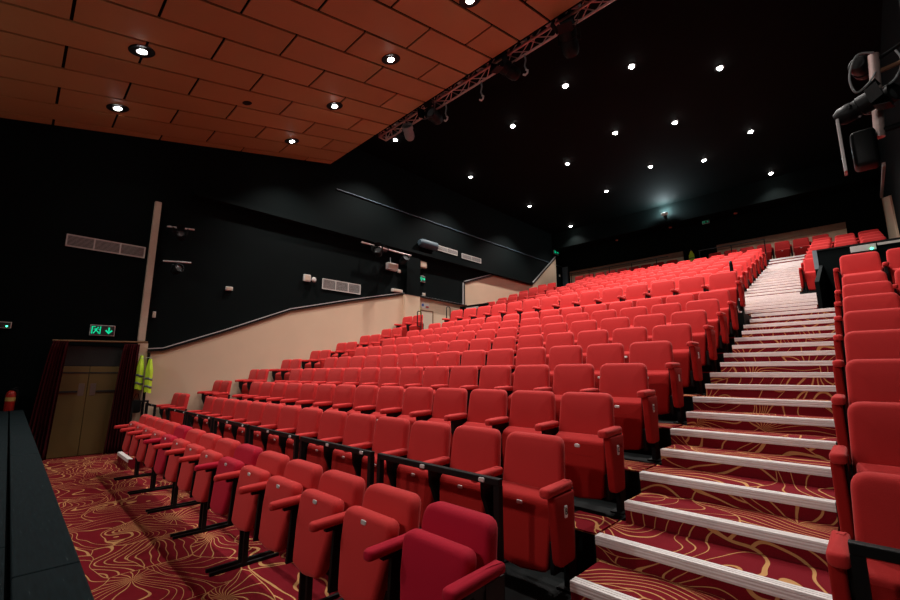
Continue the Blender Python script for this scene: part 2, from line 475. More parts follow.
# ------------------------------------------------------------------ stage
st = thing('stage', 'black painted wooden stage with scuffed boards at the lower left edge', 'stage', (0, 0, 0))
obj('stage_body', B(WX + 0.01, RX - 0.01, -4.15, 0.22, 0.0, 0.885), M['black_paint'], st)
for i in range(5):
    x1 = RX - 0.01 - 3.0 * i + (-0.2 if i else 0); x0 = max(RX - 0.01 - 3.0 * (i + 1) - 0.2, WX + 0.01)
    if x1 - x0 < .1: continue
    obj('edge_board', bevel(B(x0 + 0.004, x1 - 0.004, 0.088, 0.262, 0.885, 0.935), 0.006), M['stage'], st)
xs = [RX - 0.01, -0.6, -2.5, -4.40, -6.3, -8.2, -10.1, WX + 0.01]
for a, b_ in zip(xs, xs[1:]):
    obj('deck_panel', bevel(B(b_ + 0.004, a - 0.004, -1.2, 0.072, 0.885, 0.932), 0.005), M['stage'], st)
for a, b_ in zip(xs, xs[1:]):
    obj('deck_panel', bevel(B(b_ + 0.004, a - 0.004, -2.5, -1.21, 0.885, 0.932), 0.005), M['stage'], st)
    obj('deck_panel', bevel(B(b_ + 0.004, a - 0.004, -4.15, -2.51, 0.885, 0.932), 0.005), M['stage'], st)

# ------------------------------------------------------------------ stairs
def nosing_profile():
    return [(0.0, -0.052), (0.006, -0.052), (0.008, -0.006), (0.062, -0.004), (0.062, 0.004),
            (0.044, 0.004), (0.042, 0.001), (0.034, 0.001), (0.032, 0.004), (0.022, 0.004), (0.020, 0.001), (0.012, 0.001), (0.010, 0.004),
            (-0.004, 0.003), (-0.007, -0.008), (-0.004, -0.014), (-0.007, -0.022), (-0.004, -0.032), (-0.007, -0.040), (-0.005, -0.052)]
def nosing(parent, x0, x1, y, z):
    pr = nosing_profile()
    bm = extrude_poly(pr, lambda u, v: Vector((x0, y + u, z + v)), lambda u, v: Vector((x1, y + u, z + v)))
    return obj('step_nosing', bm, M['nosing'], parent)
def flight(label, steps, yend):
    """steps: (x0, x1, y, z) of every nosing; yend: where the last tread stops"""
    x0 = min(q[0] for q in steps); x1 = max(q[1] for q in steps)
    ox, oy = (x0 + x1) / 2, steps[0][2]
    t = thing('stairs', label, 'stairs', (ox, oy, 0), 0, 'carpeted stair flights')
    bm = bmesh.new()
    for i, (a, b_, y, z) in enumerate(steps):
        yn = steps[i + 1][2] if i + 1 < len(steps) else yend
        box(bm, a - ox, b_ - ox, y - oy, yn - oy, 0, z)
    obj('carpeted_steps', bm, M['carpet'], t)
    for a, b_, y, z in steps: nosing(t, a - ox, b_ - ox, y - oy, z)
def stairs(lab, x0, x1, ux0, ux1, mx0, mx1, side):
    Z = [(2.39 + 0.405 * i, 0.428 + 0.131 * i) for i in range(-2, 18)]
    st_ = []
    for i, (y, z) in enumerate(Z):
        e0 = x0 if i % 2 else x0 + 0.035; e1 = x1
        if i < 2:
            if side == 'near': e0 = x0 + 0.26
            else: e1 = x1 - 0.08
        st_.append((e0, e1, y, z))
    flight(lab[0], st_, 9.768)
    flight(lab[1], [(mx0, mx1, 9.275 + 0.494 * n, 2.655 + 0.126 * n) for n in range(1, 6)], 12.16)
    U = [(12.24 + 0.405 * n, 3.41 + 0.135 * n) for n in range(0, 14)] + [(17.91, 5.30), (18.23, 5.46), (18.55, 5.62)]
    flight(lab[2], [(ux0, ux1, y, z) for y, z in U], 19.75)
stairs(['carpeted stair flight with white step edges, the widest and nearest one', 'shallow middle steps with white edges beside the black balustrade', 'topmost stair flight of dense white step edges up to the back row'], XL, XR, -2.05, -0.89, -1.99, -0.505, 'near')
stairs(['far stair flight between the main seats and the cream side wall', 'far middle steps behind the tenth row by the cream wall door', 'far upper stair flight below the far corner of the room'], LL, LR, -10.15, -8.95, -10.1, -9.0, 'far')
struct('floor_stair_joint', B(-2.05, -0.89, 12.165, 12.235, 0, 3.28), M['carpet'])
# little carpeted landings that run from the stairs into each row
bm = bmesh.new()
for k in range(1, 8):
    box(bm, XL - 0.30, XL + 0.001, rowE(k) + 0.005, rowE(k) + 0.36, rowF(k) - 0.02, rowF(k) + 0.012)
struct('floor_row_landings', bm, M['carpet'])

# ------------------------------------------------------------------ seats
# local frame of a seat: origin on the floor under the top of the backrest, facing -Y
def back_mesh(z0, z1, t=0.085, wb=0.50, wt=0.455, lean=0.075):
    out = rounded([(-wb / 2, z0), (wb / 2, z0), (wt / 2, z1), (-wt / 2, z1)], [0.03, 0.03, 0.075, 0.075], 5)
    H = z1 - z0
    def f(u, v, w_):
        s = (v - z0) / H
        y = -lean * (1 - s) + w_ - 0.018 * math.sin(PI * s) + (u * u) * -0.25
        return Vector((u, y, v))
    return pad(out, t, 0.034, f, 4, 0.006)
def cushion_up_mesh(z0, z1, yc, lean, wt=0.47, wb=0.40, t=0.105, rtop=0.022, waist=True):
    hw = wt / 2
    zm = z0 + (z1 - z0) * 0.58
    out = rounded([(-wb / 2, z0 + 0.012), (0, z0 - 0.012), (wb / 2, z0 + 0.012), (hw - 0.012, zm), (hw, z1), (-hw, z1), (-(hw - 0.012), zm)],
                  [0.05, 0.12, 0.05, 0.08, rtop, rtop, 0.08], 4)
    H = z1 - z0
    def f(u, v, w_):
        s = (v - z0) / H
        return Vector((u, yc - lean * (1 - s) + w_, v))
    return pad(out, t, 0.02 if rtop < 0.04 else 0.034, f, 4, 0.004)
def arm_mesh(y0, y1, z, w_=0.075, h=0.05):
    """padded armrest, blunt rounded nose towards the stage (y0)"""
    out = rounded([(-w_ / 2, y0), (w_ / 2, y0), (w_ / 2 * 0.85, y1), (-w_ / 2 * 0.85, y1)], [0.034, 0.034, 0.01, 0.01], 4)
    L_ = y1 - y0
    def f(u, v, ww):
        s = (v - y0) / L_
        return Vector((u, v, z + ww - 0.012 * (1 - s) ** 3))
    return pad(out, h, 0.018, f, 3, 0.002)
def standard_mesh(y0, y1, ztop, foot=False, w_=0.036):
    bm = bmesh.new()
    pts = [(y0 + 0.05, ztop), (y1, ztop), (y1, 0.0), (y1 - 0.10, 0.0), (y1 - 0.10, 0.12), (y0 + 0.13, 0.30), (y0 + 0.06, ztop - 0.12)]
    a = [bm.verts.new((-w_ / 2, p[0], p[1])) for p in pts]; b = [bm.verts.new((w_ / 2, p[0], p[1])) for p in pts]
    n = len(pts)
    for k in range(n): bm.faces.new((a[k], a[(k + 1) % n], b[(k + 1) % n], b[k]))
    bm.faces.new(a[::-1]); bm.faces.new(b)
    box(bm, -0.05, 0.05, y1 - 0.14, y1 + 0.02, 0.0, 0.012)
    return bm
def end_panel_mesh():
    out = rounded([(-0.325, 0.575), (-0.075, 0.575), (-0.10, 0.17), (-0.285, 0.165)], [0.01, 0.01, 0.03, 0.05], 3)
    return pad(out, 0.055, 0.014, lambda u, v, w_: Vector((w_, u, v)), 3, 0.002)
def bracket_mesh():
    bm = bevel(B(-0.014, 0.014, -0.24, -0.10, 0.10, 0.285), 0.004)
    for y in (-0.22, -0.13):
        for z in (0.125, 0.19, 0.255):
            box(bm, 0.014, 0.018, y - 0.005, y + 0.005, z - 0.005, z + 0.005)
            box(bm, -0.018, -0.014, y - 0.005, y + 0.005, z - 0.005, z + 0.005)
    return bm
def plate_mesh():
    return pad(rounded([(-0.024, -0.013), (0.024, -0.013), (0.024, 0.013), (-0.024, 0.013)], 0.011, 3), 0.008, 0.003, lambda u, v, w_: Vector((u, w_, v)), 2)
def letter_plate_mesh():
    return pad(rounded([(-0.019, -0.036), (0.019, -0.036), (0.019, 0.036), (-0.019, 0.036)], 0.012, 3), 0.008, 0.003, lambda u, v, w_: Vector((w_, u, v)), 2)
MESH = {}
def mesh_of(key, bm, mat, smooth=True):
    bmesh.ops.recalc_face_normals(bm, faces=bm.faces)
    me = bpy.data.meshes.new(key); bm.to_mesh(me); bm.free(); me.materials.append(mat)
    if smooth:
        for p in me.polygons: p.use_smooth = True
        try: me.set_sharp_from_angle(angle=math.radians(45))
        except Exception: pass
    MESH[key] = me
    return me
mesh_of('back', back_mesh(0.36, 0.88), M['fabric'])
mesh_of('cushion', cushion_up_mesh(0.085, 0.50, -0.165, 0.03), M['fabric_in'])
mesh_of('cushion_top', pad(rounded([(-0.225, -0.205), (0.225, -0.205), (0.225, -0.10), (-0.225, -0.10)], 0.02, 3), 0.045, 0.018, lambda u, v, w_: Vector((u, v - 0.012, 0.505 + w_ + (v + 0.17) * 0.42)), 3), M['fabric'])
mesh_of('arm', arm_mesh(-0.385, -0.08, 0.605, 0.074, 0.055), M['fabric'])
mesh_of('standard', standard_mesh(-0.34, -0.03, 0.577), M['black_metal'], False)
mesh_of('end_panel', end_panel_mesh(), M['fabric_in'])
mesh_of('bracket', bracket_mesh(), M['black_metal'], False)
mesh_of('plate', plate_mesh(), M['plate'])
mesh_of('plate_mark', B(-0.011, 0.011, -0.0052, -0.0046, -0.005, 0.005), M['dark_print'], False)
mesh_of('letter_plate', letter_plate_mesh(), M['plate'])
# floor-standing front row
def front_leg_mesh(foot=True, beam=True):
    bm = bmesh.new()
    if foot:
        for sx in (0.0, 0.09):
            box(bm, sx - 0.012, sx + 0.012, -0.15, -0.11, 0.03, 0.46)
            box(bm, sx - 0.013, sx + 0.013, -0.40, 0.16, 0.0, 0.025)
        box(bm, -0.012, 0.10, -0.15, -0.11, 0.40, 0.46)
    box(bm, -0.018, 0.018, -0.17, -0.11, 0.34, 0.70)
    if beam: box(bm, 0.0, 0.53, -0.10, -0.04, 0.34, 0.40)
    box(bm, -0.016, 0.016, -0.30, -0.11, 0.68, 0.715)
    # side plate by the folded cushion
    pts = [(-0.26, 0.34), (-0.05, 0.34), (-0.03, 0.70), (-0.24, 0.70)]
    a = [bm.verts.new((-0.012, p[0], p[1])) for p in pts]; b = [bm.verts.new((0.012, p[0], p[1])) for p in pts]
    for k in range(4): bm.faces.new((a[k], a[(k + 1) % 4], b[(k + 1) % 4], b[k]))
    bm.faces.new(a[::-1]); bm.faces.new(b)
    for y, z in ((-0.235, 0.38), (-0.225, 0.46), (-0.215, 0.54)):
        box(bm, -0.016, 0.016, y - 0.005, y + 0.005, z - 0.005, z + 0.005)
    return bm
for key, mt in (('', 'fabric'), ('_crimson', 'crimson')):
    mesh_of('front_back' + key, back_mesh(0.42, 0.916, t=0.10), M[mt])
    mesh_of('front_cushion' + key, cushion_up_mesh(0.365, 0.815, -0.165, 0.075, wt=0.455, wb=0.32, t=0.095, rtop=0.06), M[mt])
    mesh_of('front_arm' + key, arm_mesh(-0.40, -0.04, 0.735, 0.07, 0.05), M[mt])
mesh_of('front_leg', front_leg_mesh(), M['black_metal'], False)
mesh_of('front_bracket', front_leg_mesh(False), M['black_metal'], False)
mesh_of('front_end_leg', front_leg_mesh(True, False), M['black_metal'], False)

def child(name, key, parent, loc=(0, 0, 0), rot=(0, 0, 0)):
    o = bpy.data.objects.new(name, MESH[key]); COL.objects.link(o); o.parent = parent
    o.location = loc; o.rotation_euler = rot
    return o
ORD = ['first', 'second', 'third', 'fourth', 'fifth', 'sixth', 'seventh', 'eighth', 'ninth', 'tenth', '11th', '12th', '13th', '14th', '15th', '16th', '17th',
       '18th', '19th', '20th', '21st', '22nd', '23rd', '24th', '25th', '26th']
def seat(x, y, z, label, group, right='arm', left=None, pitch=0.54, near=True, letter=None, rot=0.0):
    t = thing('theatre_seat', label, 'seat', (x, y, z), rot, group)
    child('backrest', 'back', t)
    c = child('seat_cushion', 'cushion', t)
    child('cushion_top', 'cushion_top', c)
    if near:
        p = child('number_plate', 'plate', c, (0.0, -0.224, 0.468))
        child_mark = None
    for side, sx in ((right, 1), (left, -1)):
        if side == 'arm':
            child('armrest', 'arm', t, (sx * pitch / 2, 0, 0)); child('standard', 'standard', t, (sx * pitch / 2, 0, 0))
        elif side == 'end':
            dx = 0.283
            child('armrest', 'arm', t, (sx * (dx), 0, 0)); child('standard', 'standard', t, (sx * (dx - 0.012), 0, 0))
            e = child('end_panel', 'end_panel', t, (sx * (dx + 0.012), 0, 0)); child('hinge_bracket', 'bracket', t, (sx * 0.238, 0, 0))
            if near:
                lp = child('row_letter_plate', 'letter_plate', e, (sx * 0.029, -0.20, 0.47))
    return t
RED = 'red tip-up theatre seat, '
seats_by = {}
near_letters = {0: 'B', 1: 'C', 2: 'D'}
def text_mesh(s, size):
    cu = bpy.data.curves.new('letter', 'FONT'); cu.body = s; cu.size = size; cu.extrude = 0.0012; cu.align_x = 'CENTER'; cu.align_y = 'CENTER'
    o = bpy.data.objects.new('tmp', cu)
    me = bpy.data.meshes.new_from_object(o)
    bpy.data.objects.remove(o)
    me.materials.append(M['dark_print'])
    return me
# main block, lower rows (B to I) and the tenth row
NROW = {k: ORD[k + 1] for k in range(9)}
PITCH = 0.536
for k in range(8):
    for i in range(14):
        lab = '%s%s row, %s seat from the stair aisle' % (RED, ORD[k + 1], ORD[i])
        s = seat(-1.75 - PITCH * i, rowY(k), rowF(k), lab, 'seats of the main lower block', right='end' if i == 0 else 'arm', left='arm' if i == 13 else None, pitch=PITCH, near=(k < 5))
        if i == 0 and k in near_letters:
            ep = [c for c in s.children if c.name.startswith('end_panel')][0]
            lp = [c for c in ep.children][0]
            me = text_mesh(near_letters[k], 0.052)
            lo = bpy.data.objects.new('letter', me); COL.objects.link(lo); lo.parent = lp
            lo.location = (0.005, 0, 0); lo.rotation_euler = (PI / 2, 0, PI / 2)
for i in range(14):
    seat(-1.77 - PITCH * i, 9.30, 2.62, '%stall tenth row, %s seat from the stair aisle' % (RED, ORD[i]), 'seats of the tall tenth row', right='end' if i == 0 else 'arm', left='arm' if i == 13 else None, pitch=PITCH, near=False)
# main block, upper rows
for j in range(7):
    for i in range(12):
        seat(-2.36 - 0.565 * i, upY(j), upF(j), '%supper block, %s row from its front, %s from the stair aisle' % (RED, ORD[j], ORD[i]), 'seats of the main upper block', right='end' if i == 0 else 'arm', left='arm' if i == 11 else None, pitch=0.565, near=False)
# pairs by the cream side wall
for k in range(9):
    y, z = (rowY(k), rowF(k)) if k < 8 else (9.22, 2.62)
    for i, x in enumerate((-10.43, -10.96)):
        seat(x, y, z, '%s%s of the %s pair up along the cream side wall' % (RED, ('aisle seat', 'wall seat')[i], ORD[k]), 'pairs of seats along the cream side wall', right='end' if i == 0 else 'arm', left='arm' if i == 1 else None, pitch=0.53, near=False)
for j in range(1, 7):
    for i, x in enumerate((-10.45, -10.985)):
        seat(x, upY(j), upF(j), '%supper pair along the cream side wall, %s pair, %s' % (RED, ORD[j - 1], ('aisle seat', 'wall seat')[i]), 'upper seats along the cream side wall', right='end' if i == 0 else 'arm', left='arm' if i == 1 else None, pitch=0.53, near=False)
# right hand blocks
for k in range(9):
    y, z = (rowY(k), rowF(k)) if k < 8 else (9.30, 2.62)
    for i, x in enumerate((0.115, 0.65)):
        if i == 1 and k < 5: continue
        seat(x, y, z, '%s%s row right of the stairs, %s' % (RED, ORD[k + 1], ('beside the stairs', 'by the right wall')[i]), 'seats right of the stair aisle', left='end' if i == 0 else 'arm', right=None, pitch=0.535, near=False)
for j in range(7):
    for i, x in enumerate((-0.56, -0.02, 0.52)):
        seat(x, upY(j), upF(j), '%supper right block, %s row, %s from the stairs' % (RED, ORD[j], ORD[i]), 'upper seats right of the stairs', left='end' if i == 0 else 'arm', right=None, pitch=0.54, near=False)
# back row against the cream back wall
n = 0
xb = -0.66
while xb > -10.7:
    if not (-5.15 < xb < -4.45):
        seat(xb, 20.12, 5.62 + 0.10, '%sback row under the cream wall, %s from its right end' % (RED, ORD[n] if n < 26 else '%dth' % (n + 1)), 'seats of the back row', right='arm', left=None, pitch=0.54, near=True)
        n += 1
    xb -= 0.56
struct('floor_back_row', B(-10.95, -0.38, 19.75, 20.36, 5.62, 5.72), M['black_floor'])
# front row standing on the floor
XA, YA = -1.58, 1.712
for i in range(14):
    cr = i in (0, 5, 9)
    sfx = '_crimson' if cr else ''
    lab = '%s floor-standing seat, front row, %s from the near end' % ('crimson' if cr else 'bright red', ORD[i])
    t = thing('front_row_seat', lab, 'seat', (XA - 0.55 * i, YA, 0), 0, 'front row seats on the carpet')
    child('backrest', 'front_back' + sfx, t)
    c = child('seat_cushion', 'front_cushion' + sfx, t)
    if i != 0: child('number_plate', 'plate', c, (0.0, -0.222, 0.775))
    child('armrest', 'front_arm' + sfx, t, (-0.275, 0, 0))
    child('leg' if i % 2 == 0 else 'side_bracket', 'front_leg' if i % 2 == 0 else 'front_bracket', t, (-0.275, 0, 0))
    if i == 0:
        child('armrest', 'front_arm' + sfx, t, (0.275, 0, 0)); child('leg', 'front_end_leg', t, (0.275, 0, 0), (0, 0, 0))

# ------------------------------------------------------------------ rails in front of the second row
def frame_rail(x0, x1, label, y=2.10, z0=0.297, z1=0.985, plates=1):
    t = thing('barrier_rail', label, 'rail', ((x0 + x1) / 2, y, z0), 0, 'black barrier rails before the second row')
    h = z1 - z0; hw = (x1 - x0) / 2
    obj('top_rail', bevel(B(-hw, hw, -0.02, 0.02, h - 0.04, h), 0.004), M['black_metal'], t)
    for s in (-1, 1):
        obj('post', B(s * (hw - 0.02) - 0.02, s * (hw - 0.02) + 0.02, -0.02, 0.02, 0.0, h - 0.04), M['black_metal'], t)
    for j in range(plates):
        px = hw * (0.0 if plates == 1 else (-0.45 + 0.9 * j))
        child('number_plate', 'plate', t, (px + 0.2, -0.023, h - 0.02))
    return t
x = -1.63
for j in range(6):
    frame_rail(x - 1.19, x, 'black square-tube barrier rail, %s from the stairs, behind the front row' % ORD[j], plates=2)
    x -= 1.275
frame_rail(-11.0, -10.2, 'black barrier rail before the first pair of wall seats')
frame_rail(-0.12, 0.95, 'black barrier rail right of the stairs, cut by the picture edge', z1=1.03)

# loop handrails
def loop_rail(x, y, zf, ztop, label, dirn=-1):
    t = thing('loop_handrail', label, 'handrail', (x, y, zf), 0, 'black loop handrails at the tenth row')
    h = ztop - zf; d = 0.16 * dirn; R = 0.06
    pts = [(0, 0, 0.01), (0, 0, h - R)]
    for k in range(1, 8):
        a = PI / 2 * k / 7; pts.append((0, d * 0 + (R - R * math.cos(a)) * dirn, h - R + R * math.sin(a)))
    for k in range(1, 8):
        a = PI / 2 * k / 7; pts.append((0, d + (-R + R * math.sin(a)) * dirn, h - R + R * math.cos(a)))
    pts += [(0, d, h - 0.44)]
    for k in range(1, 6):
        a = PI / 2 * k / 5; pts.append((0, d - (0.05 - 0.05 * math.cos(a)) * dirn, h - 0.44 - 0.05 * math.sin(a)))
    pts += [(0, 0, h - 0.50)]
    obj('rail_tube', tube(bmesh.new(), pts, 0.016, 8), M['black_metal'], t, True)
    obj('base_flange', lathe(bmesh.new(), [(0.045, 0), (0.045, 0.01), (0.02, 0.012)], 12), M['black_metal'], t)
loop_rail(-1.66, 9.62, 2.60, 3.74, 'black loop handrail at the stairs beside the tenth row')
loop_rail(-9.25, 9.50, 2.656, 3.67, 'black loop handrail on the far side of the side aisle, near the cream wall door')
loop_rail(-10.06, 9.00, 2.525, 3.56, 'black loop handrail beside the tall wall seats')

# small stair rail at the foot of the far aisle
t = thing('stair_rail', 'small black railing at the foot of the far side stairs', 'rail', (-10.22, 1.85, 0))
for yy in (-0.12, 0.12): obj('post', B(-0.015, 0.015, yy - 0.015, yy + 0.015, 0.0 if yy < 0 else 0.17, 1.05), M['black_metal'], t)
obj('top_rail', B(-0.015, 0.015, -0.135, 0.135, 1.05, 1.08), M['black_metal'], t)
tag(obj('conduit_pipe', tube(bmesh.new(), [(WX + 0.09, 2.09, 0.01), (WX + 0.09, 2.09, 2.05)], 0.028, 8), M['black_metal'], None, True), 'black vertical pipe at the corner where the cream wall starts', 'pipe')

# guard rail before the back row
def guard(x0, x1, label, posts):
    t = thing('guard_rail', label, 'rail', (x0, 18.62, 5.62), 0, 'thin black guard rails before the back row')
    obj('top_rail', tube(bmesh.new(), [(0, 0, 0.80), (x1 - x0, 0, 0.80)], 0.018, 6), M['black_metal'], t, True)
    for p in posts:
        obj('post', tube(bmesh.new(), [(p - x0, 0, 0), (p - x0, 0, 0.80)], 0.018, 6), M['black_metal'], t, True)
guard(-4.30, -2.12, 'thin black guard rail above the last upper rows, beside the stairs', [-4.25, -3.17, -2.14])
guard(-9.9, -5.4, 'thin black guard rail before the far part of the back row', [-9.85, -8.92, -7.93, -6.92, -5.88])

# balustrades before the upper wall blocks
t = thing('balustrade', 'black balustrade panel with pale end post, behind the right seats', 'balustrade', (-0.57, 12.18, 0))
obj('panel', B(0.07, 1.66, 0, 0.05, 1.81, 4.27), M['black_wall'], t)
obj('side_panel', extrude_poly([(-2.40, 2.5), (-2.40, 3.2), (0.0, 3.95), (0.0, 2.5)], lambda u, v: Vector((0.08, u, v)), lambda u, v: Vector((0.14, u, v))), M['black_wall'], t)
obj('end_post', B(0.0, 0.07, -0.01, 0.06, 2.9, 4.30), M['black_wall'], t)
obj('pale_cover', B(-0.004, 0.074, -0.02, -0.01, 3.87, 4.29), M['pale_grey'], t)
obj('top_rail', B(0.07, 1.66, -0.02, 0.07, 4.27, 4.30), M['black_metal'], t)
obj('white_rail', B(1.02, 1.66, -0.035, -0.001, 4.20, 4.25), M['white'], t)
t = thing('emergency_light', 'white emergency light strip with a green lamp on the black balustrade', 'light', (0.62 - 0.39, 12.15, 4.17))
obj('housing', bevel(B(-0.19, 0.20, -0.05, 0.03, -0.06, 0.07), 0.006), M['white'], t)
obj('green_lamp', lathe(bmesh.new(), [(0.0, 0.0), (0.022, 0.0), (0.018, 0.018), (0, 0.024)], 12, Matrix.Translation((0.13, -0.05, -0.03)) @ Matrix.Rotation(PI / 2, 4, 'X')), M['green_led'], t)
t = thing('balustrade', 'black balustrade with a pale strip, beside the far cream wall', 'balustrade', (WX + 0.05, 12.18, 0))
obj('panel', B(0.0, 1.42, 0, 0.05, 1.81, 4.18), M['black_wall'], t)
obj('pale_strip', B(0.35, 0.95, -0.03, 0.0, 4.04, 4.13), M['vent'], t)
obj('top_rail', B(0.0, 1.42, -0.02, 0.07, 4.18, 4.21), M['black_metal'], t)

# ------------------------------------------------------------------ downlights
def downlight(x, y, z, label, group, power, r=0.085, slope=0.0, dark_ring=False, cone=112, blend=0.7):
    t = thing('downlight', label, 'ceiling light', (x, y, z), 0, group)
    t.rotation_euler = (math.atan(slope), 0, 0)
    obj('ring', lathe(bmesh.new(), [(r * 0.75, -0.002), (r * 1.70, -0.012), (r * 1.85, -0.004), (r * 1.85, 0.0), (r * 0.75, 0.0)] if dark_ring else [(r, -0.002), (r * 1.3, -0.01), (r * 1.35, 0.0), (r, 0.0)], 24), M['black_metal'], t)
    rb = r * (0.75 if dark_ring else 1.0)
    obj('bulb', lathe(bmesh.new(), [(0.0, -0.045), (rb * 0.45, -0.035), (rb * 0.7, -0.012), (rb * 0.72, -0.003), (0, -0.003)], 18), M['bulb'], t, True)
    if dark_ring:
        obj('reflector', lathe(bmesh.new(), [(r * 0.62, -0.004), (r * 0.74, -0.018), (r * 0.80, -0.018), (r * 0.80, -0.004)], 20), M['alu'], t, True)
    ld = bpy.data.lights.new('downlight_lamp', 'SPOT'); ld.energy = power; ld.color = LAMP_COL
    ld.spot_size = math.radians(cone); ld.spot_blend = blend; ld.shadow_soft_size = 0.07
    lo = bpy.data.objects.new('lamp', ld); COL.objects.link(lo); lo.parent = t; lo.location = (0, 0, -0.10)
    return t
lines = [('far left', -10.0, (7.75, 11.4, 15.4, 19.1)), ('second', -6.83, (9.75, 13.04, 16.26)), ('middle', -4.77, (9.22, 12.29, 15.33)),
         ('fourth', -3.25, (9.71, 12.99, 16.17)), ('right', -1.72, (7.5, 11.27, 15.16, 19.02))]
for nm, x, ys in lines:
    for q, y in enumerate(ys):
        downlight(x, y, 9.0, 'small bright downlight in the black ceiling, %s line, %s from the front' % (nm, ORD[q]), 'downlights in the black ceiling', P_HOUSE * (0.2 if y > 18 else 1.0))
CONE_F = 150
fl = [(-7.9, .87, 'upper left, biggest glow on the wooden tiles'), (-10.07, .86, 'nearest the black wall, lower left'), (-5.96, 4.46, 'centre right of the wooden tiles'),
      (-8.06, 4.47, 'halfway between the black wall and the truss'), (-10.2, 4.47, 'smallest, at the far left corner of the wooden tiles'), (-3.98, 4.56, 'cut by the top edge near the truss')]
for x, y, d in fl:
    downlight(x, y, cz(y), 'round downlight in dark ring, ' + d, 'downlights in the wooden ceiling', P_FRONT if y > 2 else P_STAGE, 0.10, SL, True, 118, 0.8)
for x, y, d in ((-5.9, .87, 'above the picture, left'), (-3.9, .87, 'above the picture, middle'), (-1.8, .87, 'above the camera'), (-1.8, 4.5, 'above the picture, right')):
    downlight(x, y, cz(y), 'round downlight in dark ring out of view, ' + d, 'downlights in the wooden ceiling', P_FRONT if y > 2 else P_STAGE, 0.10, SL, True, 150, 0.8)
t = thing('ceiling_speaker', 'small dark round fitting in the wooden ceiling tiles', 'speaker', (-8.79, 2.83, cz(2.83)))
t.rotation_euler = (math.atan(SL), 0, 0)
obj('grille', lathe(bmesh.new(), [(0.0, -0.016), (0.08, -0.012), (0.095, -0.001), (0, -0.001)], 20), M['black_metal'], t)

# ------------------------------------------------------------------ truss
def truss(xa, za, xb, zb, y0):
    t = thing('lighting_truss', 'long steel lattice truss along the edge of the wooden ceiling', 'truss', (xa, y0, za))
    Lx = xb - xa
    def zc(x_): return (zb - za) * x_ / Lx
    S = 0.125
    corners = [(-S, -S), (-S, S), (S, -S), (S, S)]
    for cy, c2 in corners:
        obj('chord', tube(bmesh.new(), [(0, cy, c2), (Lx, cy, zc(Lx) + c2)], 0.024, 8), M['steel'], t, True)
    step = 0.29; nn = int(Lx / step)
    for (p, q) in (((-S, -S), (-S, S)), ((S, -S), (S, S)), ((-S, -S), (S, -S)), ((-S, S), (S, S))):
        bm = bmesh.new()
        for i in range(nn):
            a, b_ = (p, q) if i % 2 == 0 else (q, p)
            x0, x1 = i * step, (i + 1) * step
            tube(bm, [(x0, a[0], zc(x0) + a[1]), (x1, b_[0], zc(x1) + b_[1])], 0.011, 5)
        obj('lacing', bm, M['steel'], t)
    for x_ in (0.0, Lx):
        bm = bmesh.new()
        for (p, q) in (((-S, -S), (-S, S)), ((S, -S), (S, S)), ((-S, -S), (S, -S)), ((-S, S), (S, S))):
            tube(bm, [(x_, p[0], zc(x_) + p[1]), (x_, q[0], zc(x_) + q[1])], 0.02, 6)
        obj('end_frame', bm, M['steel'], t)
    for i in range(14):
        x_ = 0.5 + i * (Lx - 1) / 13
        obj('clamp', bevel(B(x_ - 0.05, x_ + 0.05, -S - 0.03, S + 0.03, zc(x_) + S, zc(x_) + S + 0.09 + 0.03 * (i % 2)), 0.01), M['cable'] if i % 2 else M['alu'], t)
    return t
TX0, TZ0, TX1, TZ1 = -9.2, 8.368, -0.2, 8.368
truss(TX0, TZ0, TX1, TZ1, 6.66)
def tz(x): return TZ0 + (TZ1 - TZ0) * (x - TX0) / (TX1 - TX0)

def spotlight(loc, rz, tilt, label, group=None, s=1.0, doors=True, drop=0.22, mat='black_metal'):
    """theatre lantern hanging under loc (clamp, yoke, can, lens, barn doors)"""
    t = thing('stage_spotlight', label, 'spotlight', loc, rz, group)
    obj('clamp', bevel(B(-0.03 * s, 0.03 * s, -0.03 * s, 0.03 * s, -0.09 * s, 0.0), 0.006), M['black_metal'], t)
    yk = bmesh.new()
    w_ = 0.15 * s
    tube(yk, [(-w_, 0, -drop * s - 0.08 * s), (-w_, 0, -0.10 * s), (-w_ * 0.8, 0, -0.09 * s), (w_ * 0.8, 0, -0.09 * s), (w_, 0, -0.10 * s), (w_, 0, -drop * s - 0.08 * s)], 0.012 * s, 6)
    obj('yoke', yk, M['black_metal'], t)
    Mx = Matrix.Translation((0, 0, -drop * s - 0.06 * s)) @ Matrix.Rotation(tilt, 4, 'X')
    can = lathe(bmesh.new(), [(0, -0.20), (0.08, -0.19), (0.115, -0.13), (0.12, -0.02), (0.11, 0.0), (0.11, 0.05), (0.125, 0.06), (0.125, 0.17), (0.105, 0.17), (0.105, 0.12), (0, 0.12)], 20, Mx @ Matrix.Scale(s, 4))
    c = obj('can', can, M[mat], t, True)
    obj('lens', lathe(bmesh.new(), [(0, 0.135), (0.06, 0.131), (0.10, 0.122), (0, 0.121)], 20, Mx @ Matrix.Scale(s, 4)), M['lens'], c, True)
    if doors:
        bm = bmesh.new()
        for a in range(4):
            R = Mx @ Matrix.Scale(s, 4) @ Matrix.Rotation(PI / 2 * a, 4, 'Z') @ Matrix.Translation((0, 0.125, 0.17)) @ Matrix.Rotation(-0.45, 4, 'X')
            box(bm, -0.10, 0.10, -0.003, 0.003, 0.0, 0.15, R)
        obj('barn_doors', bm, M['black_metal'], t)
    return t
G = 'spotlights hanging from the steel truss'
TY = 6.72
spotlight((-8.1, TY, tz(-8.1) - 0.15), 0.6, 1.1, 'grey floodlight hanging near the far end of the steel truss', G, 1.15, False, 0.12, 'cable')
